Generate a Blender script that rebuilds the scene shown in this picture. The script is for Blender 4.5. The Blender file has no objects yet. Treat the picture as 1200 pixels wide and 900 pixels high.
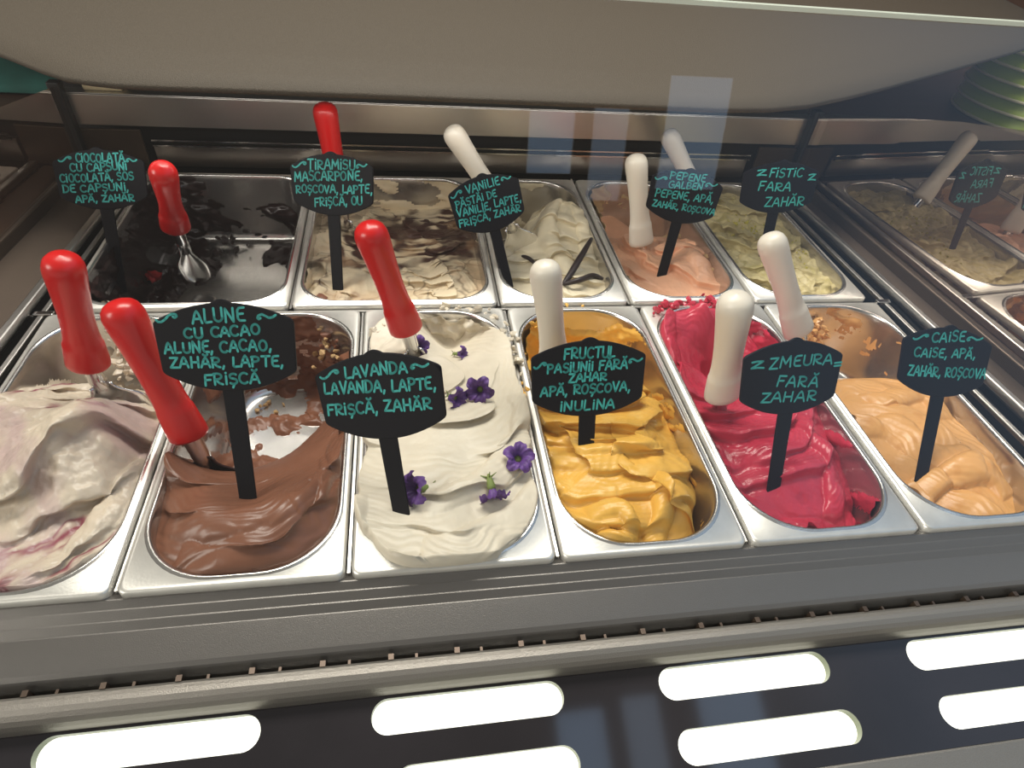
import bpy, bmesh, math
import numpy as np
from mathutils import Vector, Matrix

sc = bpy.context.scene
rad = math.radians

# ------------------------------------------------------------------ camera
CAM = np.array([0.22476336, -0.26573366, 0.45010555])
YAW, PITCH, ROLL = [math.radians(a) for a in (-12.38572751, 47.33859082, 6.50029378)]
FPX = 732.015
CR = np.array(Matrix.Rotation(YAW, 3, 'Z') @ Matrix.Rotation(PITCH, 3, 'X') @ Matrix.Rotation(ROLL, 3, 'Z'))
cam = bpy.data.cameras.new('camera'); cam.sensor_width = 36; cam.lens = FPX / 1200 * 36; cam.clip_start = 0.01
camo = bpy.data.objects.new('camera', cam); sc.collection.objects.link(camo)
camo.matrix_world = Matrix.Translation(CAM) @ Matrix(CR.tolist()).to_4x4()
sc.camera = camo

def ray(x, y):
    return CR @ np.array([(x - 600) / FPX, -(y - 450) / FPX, -1.0])
def at(x, y, z=0.0):
    d = ray(x, y); return CAM + d * (z - CAM[2]) / d[2]
def aty(x, y, Y):
    d = ray(x, y); return CAM + d * (Y - CAM[1]) / d[1]

# ------------------------------------------------------------------ light
sc.view_settings.view_transform = 'Standard'; sc.view_settings.look = 'None'
sc.view_settings.gamma = 1; sc.view_settings.use_curve_mapping = False
sc.view_settings.exposure = 0.0

world = bpy.data.worlds.new('street_daylight'); sc.world = world; world.use_nodes = True
wn, wl = world.node_tree.nodes, world.node_tree.links
bg = wn['Background']
tc = wn.new('ShaderNodeTexCoord'); sx = wn.new('ShaderNodeSeparateXYZ'); wl.new(tc.outputs['Generated'], sx.inputs[0])
def maprange(inp, a, b, c, d):
    m = wn.new('ShaderNodeMapRange'); m.interpolation_type = 'SMOOTHSTEP'
    wl.new(inp, m.inputs[0])
    for i, v in zip((1, 2, 3, 4), (a, b, c, d)): m.inputs[i].default_value = v
    return m.outputs[0]
def wmath(op, a, b):
    m = wn.new('ShaderNodeMath'); m.operation = op
    for i, v in enumerate((a, b)):
        if isinstance(v, (int, float)): m.inputs[i].default_value = v
        else: wl.new(v, m.inputs[i])
    return m.outputs[0]
low = maprange(sx.outputs['Z'], 0.05, 0.22, 1, 0)        # open street below the awning
front = maprange(sx.outputs['Y'], 0.1, -0.6, 0, 1)
street = wmath('MULTIPLY', low, front)
sky_r = wmath('MULTIPLY', maprange(sx.outputs['X'], 0.30, 0.62, 0, 1), maprange(sx.outputs['Z'], 0.15, 0.45, 0, 1))   # blue sky beside the awning
# two strips of sky between the parasols overhead
gu, gv = wmath('DIVIDE', sx.outputs['X'], sx.outputs['Z']), wmath('DIVIDE', sx.outputs['Y'], sx.outputs['Z'])
def strip(u0, u1, v0, v1):
    e = .004
    a = wmath('MULTIPLY', maprange(gu, u0, u0 + e, 0, 1), maprange(gu, u1, u1 + e, 1, 0))
    b = wmath('MULTIPLY', maprange(gv, v0, v0 + e, 0, 1), maprange(gv, v1, v1 + e, 1, 0))
    return wmath('MULTIPLY', wmath('MULTIPLY', a, b), wmath('GREATER_THAN', sx.outputs['Z'], 0.3))
gaps = wmath('ADD', strip(.185, .255, -.16, -.03), wmath('MULTIPLY', strip(.285, .34, -.22, -.02), .8))
gaps = wmath('ADD', gaps, wmath('MULTIPLY', strip(.40, .50, -.19, .05), 1.0))
mixc = wn.new('ShaderNodeMix'); mixc.data_type = 'RGBA'
wl.new(wmath('MAXIMUM', sky_r, gaps), mixc.inputs['Factor'])
mixc.inputs['A'].default_value = (1.0, 0.94, 0.85, 1); mixc.inputs['B'].default_value = (0.55, 0.74, 1.0, 1)
wl.new(mixc.outputs['Result'], bg.inputs['Color'])
wl.new(wmath('ADD', wmath('ADD', wmath('MULTIPLY', street, 0.35), wmath('ADD', wmath('MULTIPLY', sky_r, 0.5), wmath('MULTIPLY', gaps, 1.7))), 0.26), bg.inputs['Strength'])
sun = bpy.data.lights.new('daylight', 'SUN'); sun.energy = 1.5; sun.angle = rad(24); sun.color = (1.0, 0.95, 0.87)
suno = bpy.data.objects.new('daylight', sun); sc.collection.objects.link(suno)
suno.rotation_euler = Vector((-.80, -.36, .48)).to_track_quat('Z', 'Y').to_euler()

def area(name, loc, target, sx_, sy_, energy, col):
    l = bpy.data.lights.new(name, 'AREA'); l.shape = 'RECTANGLE'; l.size = sx_; l.size_y = sy_; l.energy = energy; l.color = col
    o = bpy.data.objects.new(name, l); sc.collection.objects.link(o); o.location = loc
    o.rotation_euler = (Vector(target) - Vector(loc)).to_track_quat('-Z', 'Y').to_euler()
    return o
area('ceiling_lamp', (0.20, 0.95, 1.8), (0.3, 0.15, 0), 1.5, 0.55, 50, (1.0, 0.95, 0.87))

area('canopy_led_strip', (0.33, 0.50, 0.186), (0.33, 0.58, 0.0), 1.0, 0.02, 0.5, (1.0, 0.95, 0.88))

# ------------------------------------------------------------------ helpers
def tag(o, label=None, cat=None, group=None, kind=None):
    if label: o['label'] = label
    if cat: o['category'] = cat
    if group: o['group'] = group
    if kind: o['kind'] = kind
    return o
def empty(name, loc=(0, 0, 0)):
    o = bpy.data.objects.new(name, None); sc.collection.objects.link(o); o.location = loc
    o.empty_display_size = 0.02
    return o
def link(name, me, m, parent=None, smooth=True):
    o = bpy.data.objects.new(name, me); sc.collection.objects.link(o)
    if m: me.materials.append(m)
    if smooth: me.shade_smooth()
    if parent:
        o.parent = parent
        o.matrix_parent_inverse = Matrix.Translation(parent.location).inverted()
    return o
def obj(name, bm, m, parent=None, smooth=False, bevel=0):
    me = bpy.data.meshes.new(name)
    bmesh.ops.recalc_face_normals(bm, faces=bm.faces)
    bm.to_mesh(me); bm.free()
    o = link(name, me, m, parent, smooth)
    if bevel:
        b = o.modifiers.new('bevel', 'BEVEL'); b.width = bevel; b.segments = 2; b.limit_method = 'ANGLE'; b.angle_limit = rad(35)
    return o
def pymesh(name, V, F, m, parent=None, smooth=True):
    me = bpy.data.meshes.new(name); me.from_pydata([tuple(map(float, v)) for v in V], [], F); me.update()
    return link(name, me, m, parent, smooth)
def add_box(bm, a, b):
    a, b = np.minimum(a, b), np.maximum(a, b)
    r = bmesh.ops.create_cube(bm, size=1)
    bmesh.ops.scale(bm, vec=Vector(b - a), verts=r['verts']); bmesh.ops.translate(bm, vec=Vector((np.array(a) + b) / 2), verts=r['verts'])
def add_bar(bm, p, q, w, h):       # box beam from p to q
    p, q = Vector(p), Vector(q); d = (q - p); L = d.length
    r = bmesh.ops.create_cube(bm, size=1)
    bmesh.ops.scale(bm, vec=(w, L, h), verts=r['verts'])
    rot = d.to_track_quat('Y', 'Z').to_matrix()
    bmesh.ops.rotate(bm, matrix=rot, verts=r['verts']); bmesh.ops.translate(bm, vec=(p + q) / 2, verts=r['verts'])
def add_tube(bm, pts, rads, n=12):
    rings = []; pts = [Vector(p) for p in pts]
    up = Vector((0.3, 0.5, 0.8))
    for i, p in enumerate(pts):
        t = (pts[min(i + 1, len(pts) - 1)] - pts[max(i - 1, 0)]).normalized()
        a = t.cross(up).normalized(); b = t.cross(a)
        r = rads[i] if hasattr(rads, '__len__') else rads
        rings.append([bm.verts.new(p + a * r * math.cos(2 * math.pi * k / n) + b * r * math.sin(2 * math.pi * k / n)) for k in range(n)])
    for A, B in zip(rings, rings[1:]):
        for k in range(n): bm.faces.new((A[k], A[(k + 1) % n], B[(k + 1) % n], B[k]))
    bm.faces.new(rings[0][::-1]); bm.faces.new(rings[-1])
def extrude_profile(name, prof, x0, x1, m, parent, bevel=0, close=False):
    bm = bmesh.new()
    A = [bm.verts.new((x0, y, z)) for y, z in prof]; B = [bm.verts.new((x1, y, z)) for y, z in prof]
    n = len(prof)
    for i in range(n if close else n - 1): bm.faces.new((A[i], A[(i + 1) % n], B[(i + 1) % n], B[i]))
    if close: bm.faces.new(A); bm.faces.new(B[::-1])
    return obj(name, bm, m, parent, False, bevel)

# noise in numpy
_rs = np.random.RandomState(7); _T = _rs.rand(256, 256)
def vnoise(x, y):
    xi = np.floor(x).astype(int); yi = np.floor(y).astype(int); fx = x - xi; fy = y - yi
    fx = fx * fx * fx * (fx * (fx * 6 - 15) + 10); fy = fy * fy * fy * (fy * (fy * 6 - 15) + 10)
    g = lambda a, b: _T[a % 256, b % 256]
    return (g(xi, yi) * (1 - fx) + g(xi + 1, yi) * fx) * (1 - fy) + (g(xi, yi + 1) * (1 - fx) + g(xi + 1, yi + 1) * fx) * fy
def fbm(x, y, oct=4, seed=0):
    s = 0; a = 0.5; t = 0
    for i in range(oct):
        s = s + a * (vnoise(x * 2 ** i + seed * 17.3 + i * 5.1, y * 2 ** i + seed * 9.7 + i * 3.3) - 0.5) * 2; t += a; a *= 0.5
    return s / t
def sstep(x, a, b):
    t = np.clip((x - a) / (b - a), 0, 1); return t * t * (3 - 2 * t)

# ------------------------------------------------------------------ materials
def mat(name, col, rough=0.5, metal=0.0, bump=0, bscale=300, sss=0, coat=0, vary=0, vscale=30, spec=0.5, stretch=None):
    m = bpy.data.materials.new(name); m.use_nodes = True
    n, l = m.node_tree.nodes, m.node_tree.links; b = n['Principled BSDF']
    b.inputs['Base Color'].default_value = (*col, 1); b.inputs['Roughness'].default_value = rough; b.inputs['Metallic'].default_value = metal
    b.inputs['Specular IOR Level'].default_value = spec
    if coat: b.inputs['Coat Weight'].default_value = coat; b.inputs['Coat Roughness'].default_value = 0.15
    if sss:
        b.inputs['Subsurface Weight'].default_value = sss; b.inputs['Subsurface Radius'].default_value = (1, .8, .6); b.inputs['Subsurface Scale'].default_value = 0.004
    if bump or vary:
        t = n.new('ShaderNodeTexCoord'); src = t.outputs['Object']
        if stretch:
            mp = n.new('ShaderNodeMapping'); mp.inputs['Scale'].default_value = stretch; l.new(src, mp.inputs[0]); src = mp.outputs[0]
    if bump:
        nz = n.new('ShaderNodeTexNoise'); nz.inputs['Scale'].default_value = bscale; nz.inputs['Detail'].default_value = 3; l.new(src, nz.inputs['Vector'])
        bp = n.new('ShaderNodeBump'); bp.inputs['Strength'].default_value = bump; bp.inputs['Distance'].default_value = 0.001
        l.new(nz.outputs[0], bp.inputs['Height']); l.new(bp.outputs[0], b.inputs['Normal'])
    if vary:
        nz = n.new('ShaderNodeTexNoise'); nz.inputs['Scale'].default_value = vscale; nz.inputs['Detail'].default_value = 5; l.new(src, nz.inputs['Vector'])
        hs = n.new('ShaderNodeHueSaturation'); hs.inputs['Color'].default_value = (*col, 1)
        mr = n.new('ShaderNodeMapRange'); mr.inputs[1].default_value = .3; mr.inputs[2].default_value = .7; mr.inputs[3].default_value = 1 - vary; mr.inputs[4].default_value = 1 + vary
        l.new(nz.outputs[0], mr.inputs[0]); l.new(mr.outputs[0], hs.inputs['Value']); l.new(hs.outputs[0], b.inputs['Base Color'])
    return m
def srgb(r, g, b):
    f = lambda c: ((c / 255 + .055) / 1.055) ** 2.4 if c > 10 else c / 255 / 12.92
    return (f(r), f(g), f(b))
M = {}
M['pan'] = mat('pan_steel', (.60, .58, .555), .22, .95, bump=.05, bscale=900, vary=.06, vscale=60)
M['pan_rim'] = mat('frosted_pan_rim', (.78, .76, .71), .42, .85, bump=.08, bscale=500, vary=.07, vscale=45)
M['steel'] = mat('brushed_steel', (.62, .60, .57), .30, 1.0, bump=.04, bscale=300, stretch=(1, 30, 30))
M['chrome'] = mat('bright_steel', (.75, .74, .72), .15, 1.0)
M['case_grey'] = mat('powder_coated_grey', srgb(122, 118, 114), .34, .7, bump=.2, bscale=1400)
M['rail_grey'] = mat('silver_rail_paint', srgb(132, 128, 120), .38, .6, bump=.35, bscale=1200)
M['canopy'] = mat('stippled_top_metal', srgb(72, 63, 50), .66, .1, bump=.8, bscale=800, vary=.16, vscale=600)
M['black'] = mat('black_gap', (.012, .011, .011), .5)
M['dark_metal'] = mat('dark_bronze_metal', srgb(78, 66, 56), .4, .6, vary=.1, vscale=12)
M['deck'] = mat('side_deck_metal', srgb(96, 84, 74), .45, .6, vary=.08, vscale=8)
M['panel'] = mat('dark_gloss_panel', (.018, .016, .018), .06, 0, spec=.6, vary=.3, vscale=6)
M['slot_rim'] = mat('green_tinted_acrylic_edge', srgb(120, 128, 104), .3)
M['sign'] = mat('black_chalkboard_plastic', (.005, .005, .008), .5, spec=.15)
M['ink'] = mat('teal_marker_ink', (.045, .43, .40), .6)
M['red'] = mat('red_plastic', srgb(205, 22, 22), .28, sss=.05)
M['white'] = mat('white_plastic', srgb(222, 214, 200), .35, sss=.1)
M['petal'] = mat('purple_petal', srgb(98, 62, 134), .55, sss=.1, vary=.25, vscale=150)
M['throat'] = mat('pale_flower_throat', srgb(190, 180, 120), .6)
M['calyx'] = mat('green_calyx', srgb(120, 135, 70), .6)
M['pod'] = mat('vanilla_pod_skin', srgb(36, 24, 26), .45, bump=.4, bscale=400)
M['bowl'] = mat('green_bowl_plastic', srgb(172, 194, 62), .35)
M['bowl_rim'] = mat('cream_bowl_rim', srgb(225, 220, 180), .4)
M['wood'] = mat('brown_counter_laminate', srgb(84, 58, 46), .4, vary=.15, vscale=5, stretch=(1, 8, 1))
M['floor'] = mat('brown_floor_tiles', srgb(70, 56, 48), .6, vary=.2, vscale=6)
M['teal'] = mat('teal_cloth', srgb(50, 120, 110), .8, vary=.2, vscale=20)
M['navy'] = mat('navy_cloth', srgb(32, 60, 84), .8)
M['cream'] = mat('cream_plastic', srgb(200, 185, 150), .5)
M['nut'] = mat('chopped_hazelnut', srgb(200, 165, 115), .6, vary=.2, vscale=90)
M['choc_flake'] = mat('chocolate_crumb', srgb(118, 72, 50), .55, vary=.25, vscale=120)
M['dark_flake'] = mat('dark_chocolate_crumb', srgb(40, 22, 20), .45, vary=.3, vscale=120)
M['pist'] = mat('pistachio_crumb', srgb(170, 160, 60), .6, vary=.3, vscale=150)

def glow(name, col, s):
    m = bpy.data.materials.new(name); m.use_nodes = True; n = m.node_tree.nodes; b = n['Principled BSDF']
    b.inputs['Base Color'].default_value = (.8, .8, .75, 1); b.inputs['Emission Color'].default_value = (*col, 1); b.inputs['Emission Strength'].default_value = s
    return m
M['slot'] = glow('lit_diffuser', (1, .99, .85), 1.15)

def glass(name, tint, gain, base=0.0, refl=(1, 1, 1)):
    m = bpy.data.materials.new(name); m.use_nodes = True; n, l = m.node_tree.nodes, m.node_tree.links
    n.remove(n['Principled BSDF']); out = n['Material Output']
    t = n.new('ShaderNodeBsdfTransparent'); t.inputs[0].default_value = (*tint, 1)
    g = n.new('ShaderNodeBsdfGlossy'); g.inputs['Roughness'].default_value = 0.0; g.inputs[0].default_value = (*refl, 1)
    f = n.new('ShaderNodeFresnel')
    ge = n.new('ShaderNodeNewGeometry'); io = n.new('ShaderNodeMapRange'); io.inputs[3].default_value = 1.5; io.inputs[4].default_value = 1 / 1.5
    l.new(ge.outputs['Backfacing'], io.inputs[0]); l.new(io.outputs[0], f.inputs['IOR'])      # a thin pane reflects the same from both sides
    mu = n.new('ShaderNodeMath'); mu.operation = 'MULTIPLY_ADD'; mu.use_clamp = True; mu.inputs[1].default_value = gain; mu.inputs[2].default_value = base
    mx = n.new('ShaderNodeMixShader')
    l.new(f.outputs[0], mu.inputs[0]); l.new(mu.outputs[0], mx.inputs[0]); l.new(t.outputs[0], mx.inputs[1]); l.new(g.outputs[0], mx.inputs[2]); l.new(mx.outputs[0], out.inputs['Surface'])
    return m
M['front_glass'] = glass('clear_front_glass', (.97, .98, .97), 1.0)
M['side_glass'] = glass('side_glass_pane', (.55, .48, .44), 1.2, .50, (.88, .78, .70))

def gel_mat(name, base, c1, c2=None, rough=.38, bump=.25, bscale=350, vary=.06, sss=.06):
    """base colour mixed with two ingredient colours by mesh attributes m1 and m2"""
    m = mat(name, base, rough, 0, bump=bump, bscale=bscale, sss=sss, vary=vary, vscale=40, spec=.45)
    n, l = m.node_tree.nodes, m.node_tree.links; b = n['Principled BSDF']
    src = b.inputs['Base Color'].links[0].from_socket
    for k, c in (('m1', c1), ('m2', c2)):
        if c is None: continue
        a = n.new('ShaderNodeAttribute'); a.attribute_name = k
        mx = n.new('ShaderNodeMix'); mx.data_type = 'RGBA'
        l.new(a.outputs['Fac'], mx.inputs['Factor']); l.new(src, mx.inputs['A']); mx.inputs['B'].default_value = (*c, 1); src = mx.outputs['Result']
    l.new(src, b.inputs['Base Color'])
    return m

# ------------------------------------------------------------------ setting
bm = bmesh.new(); add_box(bm, (-4, -3, -1.0), (6, 5, -0.95)); tag(obj('floor', bm, M['floor']), kind='structure')
bm = bmesh.new(); add_box(bm, (-4, 3.0, -0.95), (6, 3.1, 2.6)); tag(obj('wall_back', bm, M['wood']), kind='structure')

# ------------------------------------------------------------------ display case
case = empty('ice_cream_display_case', (0.35, 0.33, -0.95))
tag(case, 'grey steel ice cream display freezer with glass front, holding all the pans', 'display case')
XL, XR = -0.75, 1.35
# stepped trim and ledge in front of the pans, drawn as one section
extrude_profile('stepped_ledge', [(0.010, -.0115), (-.0003, -.0065), (-.0014, -.0065), (-.0062, -.0105), (-.0074, -.0105), (-.0131, -.0145), (-.0143, -.0145), (-.0197, -.0185), (-.0206, -.0185), (-.0440, -.0245), (-.0470, -.0270), (-.0500, -.038), (-.0515, -.06)],
                XL, XR, M['case_grey'], case, bevel=.0003)
rail = [(-.0545, -.06), (-.0548, -.033), (-.0560, -.0300), (-.0585, -.0279), (-.062, -.0268), (-.0655, -.0270), (-.0690, -.0285), (-.0718, -.0310), (-.0738, -.0350), (-.0748, -.0400), (-.0750, -.046), (-.0742, -.050), (-.073, -.06)]
extrude_profile('front_rail', rail, XL, XR, M['rail_grey'], case)
bm = bmesh.new(); add_box(bm, (XL, -.0546, -.062), (XR, -.0514, -.045))
for i in range(42):
    x = XL + i * .05; add_box(bm, (x, -.0565, -.05), (x + .004, -.0520, -.0285)); add_box(bm, (x + .02, -.0555, -.05), (x + .022, -.052, -.032))
obj('vent_grille', bm, M['dark_metal'], case)

# sloping dark front panel with lit slots
P0 = np.array([0, -.0738, -.049]); PD = np.array([0, -.985, -.1726]); PN = np.array([0, -.1726, .985])
def on_panel(x, y):
    d = ray(x, y); t = np.dot(P0 - CAM, PN) / np.dot(d, PN); q = CAM + d * t
    return np.array([q[0], np.dot(q - P0, PD)])
def panel_pt(u, v, lift=0): return P0 + np.array([u, 0, 0]) + PD * v + PN * lift
def stadium(u0, u1, vc, r, n=14):
    pts = []
    for k in range(n + 1): a = -math.pi / 2 + math.pi * k / n; pts.append((u1 - r + r * math.cos(a), vc + r * math.sin(a)))
    for k in range(n + 1): a = math.pi / 2 + math.pi * k / n; pts.append((u0 + r + r * math.cos(a), vc + r * math.sin(a)))
    return pts
slots_px = [((38, 884), (305, 861), 43), ((435, 841), (661, 818), 42), ((772, 801), (972, 782), 40), ((1063, 767), (1250, 749), 38),
            ((462, 911), (680, 893), 46), ((795, 876), (1010, 853), 44), ((1103, 837), (1315, 816), 42)]
raw = []
for a, b, hpx in slots_px:
    A, B = on_panel(*a), on_panel(*b); mx_, my_ = (a[0] + b[0]) / 2, (a[1] + b[1]) / 2
    hh = abs(on_panel(mx_, my_ + hpx / 2)[1] - on_panel(mx_, my_ - hpx / 2)[1]) / 2
    raw.append((A[0], B[0], (A[1] + B[1]) / 2, hh))
rows = [raw[:4], raw[4:]]; vcs = [np.mean([r[2] for r in q]) for q in rows]; hhs = np.mean([r[3] for r in raw])
print('slots', [tuple(round(float(v), 3) for v in r) for r in raw])
V = []; F = []; slot_st = []
def addf(pts):
    k0 = len(V); V.extend([panel_pt(u, v) for u, v in pts]); F.append(tuple(range(k0, k0 + len(pts))))
vmid = (vcs[0] + vcs[1]) / 2; vend = float(on_panel(1100, 879)[1]); vb = [(0.0, vmid), (vmid, vend)]
for q, vc, (va, vz) in zip(rows, vcs, vb):
    us = [XL] + [(q[i][1] + q[i + 1][0]) / 2 for i in range(len(q) - 1)] + [XR]
    for (u0, u1, _, _), ua, ub in zip(q, us, us[1:]):
        st = stadium(u0, u1, vc, hhs); slot_st.append(st); cu = (u0 + u1) / 2; n = len(st); P = []
        for u, v in st:      # the cell border point in the same direction
            du, dv = u - cu, v - vc; k = 1e9
            if du > 1e-9: k = min(k, (ub - cu) / du)
            if du < -1e-9: k = min(k, (ua - cu) / du)
            if dv > 1e-9: k = min(k, (vz - vc) / dv)
            if dv < -1e-9: k = min(k, (va - vc) / dv)
            P.append((cu + du * k, vc + dv * k))
        cor = [(ub, va), (ub, vz), (ua, vz), (ua, va)]
        ang = lambda p: math.atan2(p[1] - vc, p[0] - cu)
        for i in range(n):
            A, B = P[i], P[(i + 1) % n]; a0 = ang(A); span = (ang(B) - a0) % (2 * math.pi); quad = [st[i], A]
            if span < math.pi * 1.2:
                mid = sorted((((ang(c_) - a0) % (2 * math.pi)), c_) for c_ in cor); quad += [c_ for d_, c_ in mid if 1e-6 < d_ < span - 1e-6]
            quad += [B, st[(i + 1) % n]]; addf(quad)
lower_panel = pymesh('lower_panel', V, F, M['panel'], case, False)
for st in slot_st:
    n = len(st)
    V = [panel_pt(u, v, 0) for u, v in st] + [panel_pt(u, v, -.008) for u, v in st]
    rim = pymesh('slot_rim', V, [(i, (i + 1) % n, n + (i + 1) % n, n + i) for i in range(n)], M['slot_rim'], lower_panel)
    rim['label'] = 'green tinted edge of lit slot'
    s = pymesh('lit_slot', [panel_pt(u, v, -.0075) for u, v in st], [tuple(range(n))], M['slot'], lower_panel, False)
    s['label'] = 'glowing white slot'

pe = panel_pt(0, vend)
extrude_profile('panel_trim', [(pe[1], pe[2] - .01), (pe[1], pe[2] + .0015), (pe[1] - .03, pe[2] - .004), (pe[1] - .036, pe[2] - .012), (pe[1] - .036, pe[2] - .12)], XL, XR, M['rail_grey'], case, bevel=.002)
bm = bmesh.new(); add_box(bm, (XL, pe[1] - .03, -.95), (XR, -.06, -.19)); add_box(bm, (-.29, -.06, -.95), (.95, .76, -.19)); obj('case_body', bm, M['case_grey'], case)
# bin the pans hang in
bm = bmesh.new()
add_box(bm, (-.20, .0, -.16), (.90, .74, -.15)); add_box(bm, (-.20, .012, -.15), (-.195, .74, -.012)); add_box(bm, (.885, .012, -.15), (.89, .74, -.012))
add_box(bm, (-.20, .722, -.15), (.89, .728, -.012)); add_box(bm, (-.20, .0, -.15), (.89, .004, -.014))
obj('pan_well', bm, M['black'], case)
bm = bmesh.new()
for i in range(5): add_box(bm, (i * .17 - .0012, .006, -.012), (i * .17 + .0012, .35, -.006))
for x in (.08606, .33418, .50316, .67336): add_box(bm, (x - .0012, .36, -.012), (x + .0012, .72, -.006))
add_box(bm, (-.19, .3508, -.012), (.872, .3540, -.005))
obj('pan_divider', bm, M['steel'], case)

# decks and rails left and right of the pans
def quad_slab(bm, pts, t):
    top = [bm.verts.new(p) for p in pts]; bot = [bm.verts.new((p[0], p[1], p[2] - t)) for p in pts]; n = len(pts)
    bm.faces.new(top); bm.faces.new(bot[::-1])
    for i in range(n): bm.faces.new((top[i], bot[i], bot[(i + 1) % n], top[(i + 1) % n]))
bm = bmesh.new(); quad_slab(bm, [(-.205, -.004, -.002), (-.185, .72, -.002), (-.247, .72, -.002), (-.292, -.004, -.002)], .01); obj('side_deck', bm, M['deck'], case, bevel=.0015)
bm = bmesh.new(); quad_slab(bm, [(.912, -.004, -.002), (.872, .72, -.002), (.904, .72, -.002), (.951, -.004, -.002)], .01); obj('side_deck', bm, M['deck'], case, bevel=.0015)
for p, q, w in (((-.206, .0, .002), (-.176, .715, .002), .010), ((.906, .0, .002), (.866, .715, .002), .010)):
    bm = bmesh.new(); add_bar(bm, p, q, w, .010); obj('side_rail', bm, M['steel'], case, bevel=.002)
for p, q, w in (((-.187, .0, -.006), (-.164, .715, -.006), .006), ((.878, .0, -.006), (.852, .715, -.006), .006)):
    bm = bmesh.new(); add_bar(bm, p, q, w, .006); obj('side_rail', bm, M['steel'], case, bevel=.001)
for p, q in (((-.294, -.004, .006), (-.247, .72, .006)), ((.9535, -.004, .006), (.9065, .72, .006))):
    bm = bmesh.new(); add_bar(bm, p, q, .010, .018); obj('glass_channel', bm, M['dark_metal'], case, bevel=.002)
for x, s in ((-.183, 1), (.872, -1)):
    bm = bmesh.new(); add_box(bm, (x, .349, -.006), (x + s * .02, .356, -.001)); obj('divider_bracket', bm, M['chrome'], case, bevel=.001)

# back of the case
bm = bmesh.new(); add_box(bm, (-.25, .73, .058), (.94, .742, .1015)); add_box(bm, (-.25, .73, .1015), (.94, .752, .1035)); obj('back_trim', bm, M['steel'], case, bevel=.001)
bm = bmesh.new(); add_box(bm, (-.26, .765, -.03), (.92, .775, .188)); obj('back_panel', bm, M['black'], case)
for z in (.0385, .0305):
    bm = bmesh.new(); add_box(bm, (-.148, .728, z - .0012), (.82, .732, z + .0012)); obj('back_rod', bm, M['chrome'], case)
bm = bmesh.new(); add_box(bm, (-.15, .735, -.005), (.82, .745, .029)); obj('back_plate', bm, mat('dull_back_steel', (.42, .38, .34), .28, 1.0), case, bevel=.001)
for x0, x1 in ((-.246, -.160), (.832, .93)):
    bm = bmesh.new(); add_box(bm, (x0, .729, -.004), (x1, .734, .053)); obj('end_plate', bm, M['dark_metal'], case, bevel=.001)
for x in (-.249, .910):
    bm = bmesh.new(); add_box(bm, (x - .008, .716, -.01), (x + .008, .732, .12)); obj('corner_post', bm, M['black'], case, bevel=.002)
bm = bmesh.new(); add_box(bm, (-.222, .738, .1035), (-.17, .76, .118)); add_box(bm, (-.21, .742, .118), (-.165, .76, .135)); obj('corner_bracket', bm, M['cream'], case, bevel=.003)

# side glass and front glass
def pane(name, pts, m, t, parent):
    pts = [np.array(p, float) for p in pts]; nrm = np.cross(pts[1] - pts[0], pts[2] - pts[0]); nrm /= np.linalg.norm(nrm)
    V = pts; return pymesh(name, V, [tuple(range(len(V)))], m, parent, False)
pane('side_glass', [(-.294, -.05, .0), (-.247, .725, .0), (-.247, .735, .112), (-.265, .45, .15), (-.272, .33, .18), (-.284, .14, .13), (-.291, .0, .06)], M['side_glass'], .004, case)
pane('side_glass', [(.956, -.05, .0), (.906, .725, .0), (.906, .735, .112), (.924, .45, .204), (.932, .33, .235), (.944, .14, .13), (.953, .0, .06)], M['side_glass'], .004, case)
bz = lambda t, a, b, c: (1 - t) ** 2 * np.array(a) + 2 * t * (1 - t) * np.array(b) + t * t * np.array(c)
prof = [bz(t, (-.0533, -.035), (.05, .12), (.36, .331)) for t in np.linspace(0, 1, 40)]
V = []; F = []
for i, (y, z) in enumerate(prof): V += [(-.45, y, z), (1.15, y, z)]
for i in range(len(prof) - 1): F.append((2 * i, 2 * i + 1, 2 * i + 3, 2 * i + 2))
fg = pymesh('front_glass', V, F, M['front_glass'], case, True)
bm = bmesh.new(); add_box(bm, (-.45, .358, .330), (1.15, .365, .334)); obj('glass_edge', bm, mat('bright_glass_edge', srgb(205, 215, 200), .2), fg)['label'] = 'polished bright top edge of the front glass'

# stippled metal top with rounded corners above the back row
edge = [(-.95, 1.02), (-.55, .795), (-.35, .665), (-.217, .566), (-.161, .52), (-.13, .498), (-.104, .490), (-.076, .484), (-.03, .4825), (.10, .4825), (.252, .482), (.45, .480), (.61, .479), (.68, .486), (.744, .506), (.834, .551), (.92, .598), (1.052, .674), (1.322, .831), (1.42, .892), (1.66, 1.18), (1.76, 1.5)]
cx, cy = .36, 1.1
V = []; F = []
def inset(e, s, z):
    out = []
    for i, (x, y) in enumerate(e):
        a = np.array(e[max(i - 1, 0)]); b = np.array(e[min(i + 1, len(e) - 1)]); t = (b - a) / np.linalg.norm(b - a); nn = np.array([-t[1], t[0]])
        q = np.array([x, y]) + nn * s; out.append((q[0], q[1], z))
    return out
rings = [inset(edge, .06, .192), inset(edge, .004, .1925), inset(edge, 0, .196), inset(edge, .002, .2), inset(edge, .035, .2065), inset(edge, .07, .212), inset(edge, .085, .2132), [(x, 1.75, .235) for x, y in edge]]
n = len(edge)
for r in rings: V += r
for k in range(len(rings) - 1):
    for i in range(n - 1): F.append((k * n + i, k * n + i + 1, (k + 1) * n + i + 1, (k + 1) * n + i))
b0 = len(V); V += [(x, 1.75, .192) for x, y in edge]
for i in range(n - 1): F.append((i + 1, i, b0 + i, b0 + i + 1))
pymesh('case_top', V, F, M['canopy'], case, True)

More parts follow.
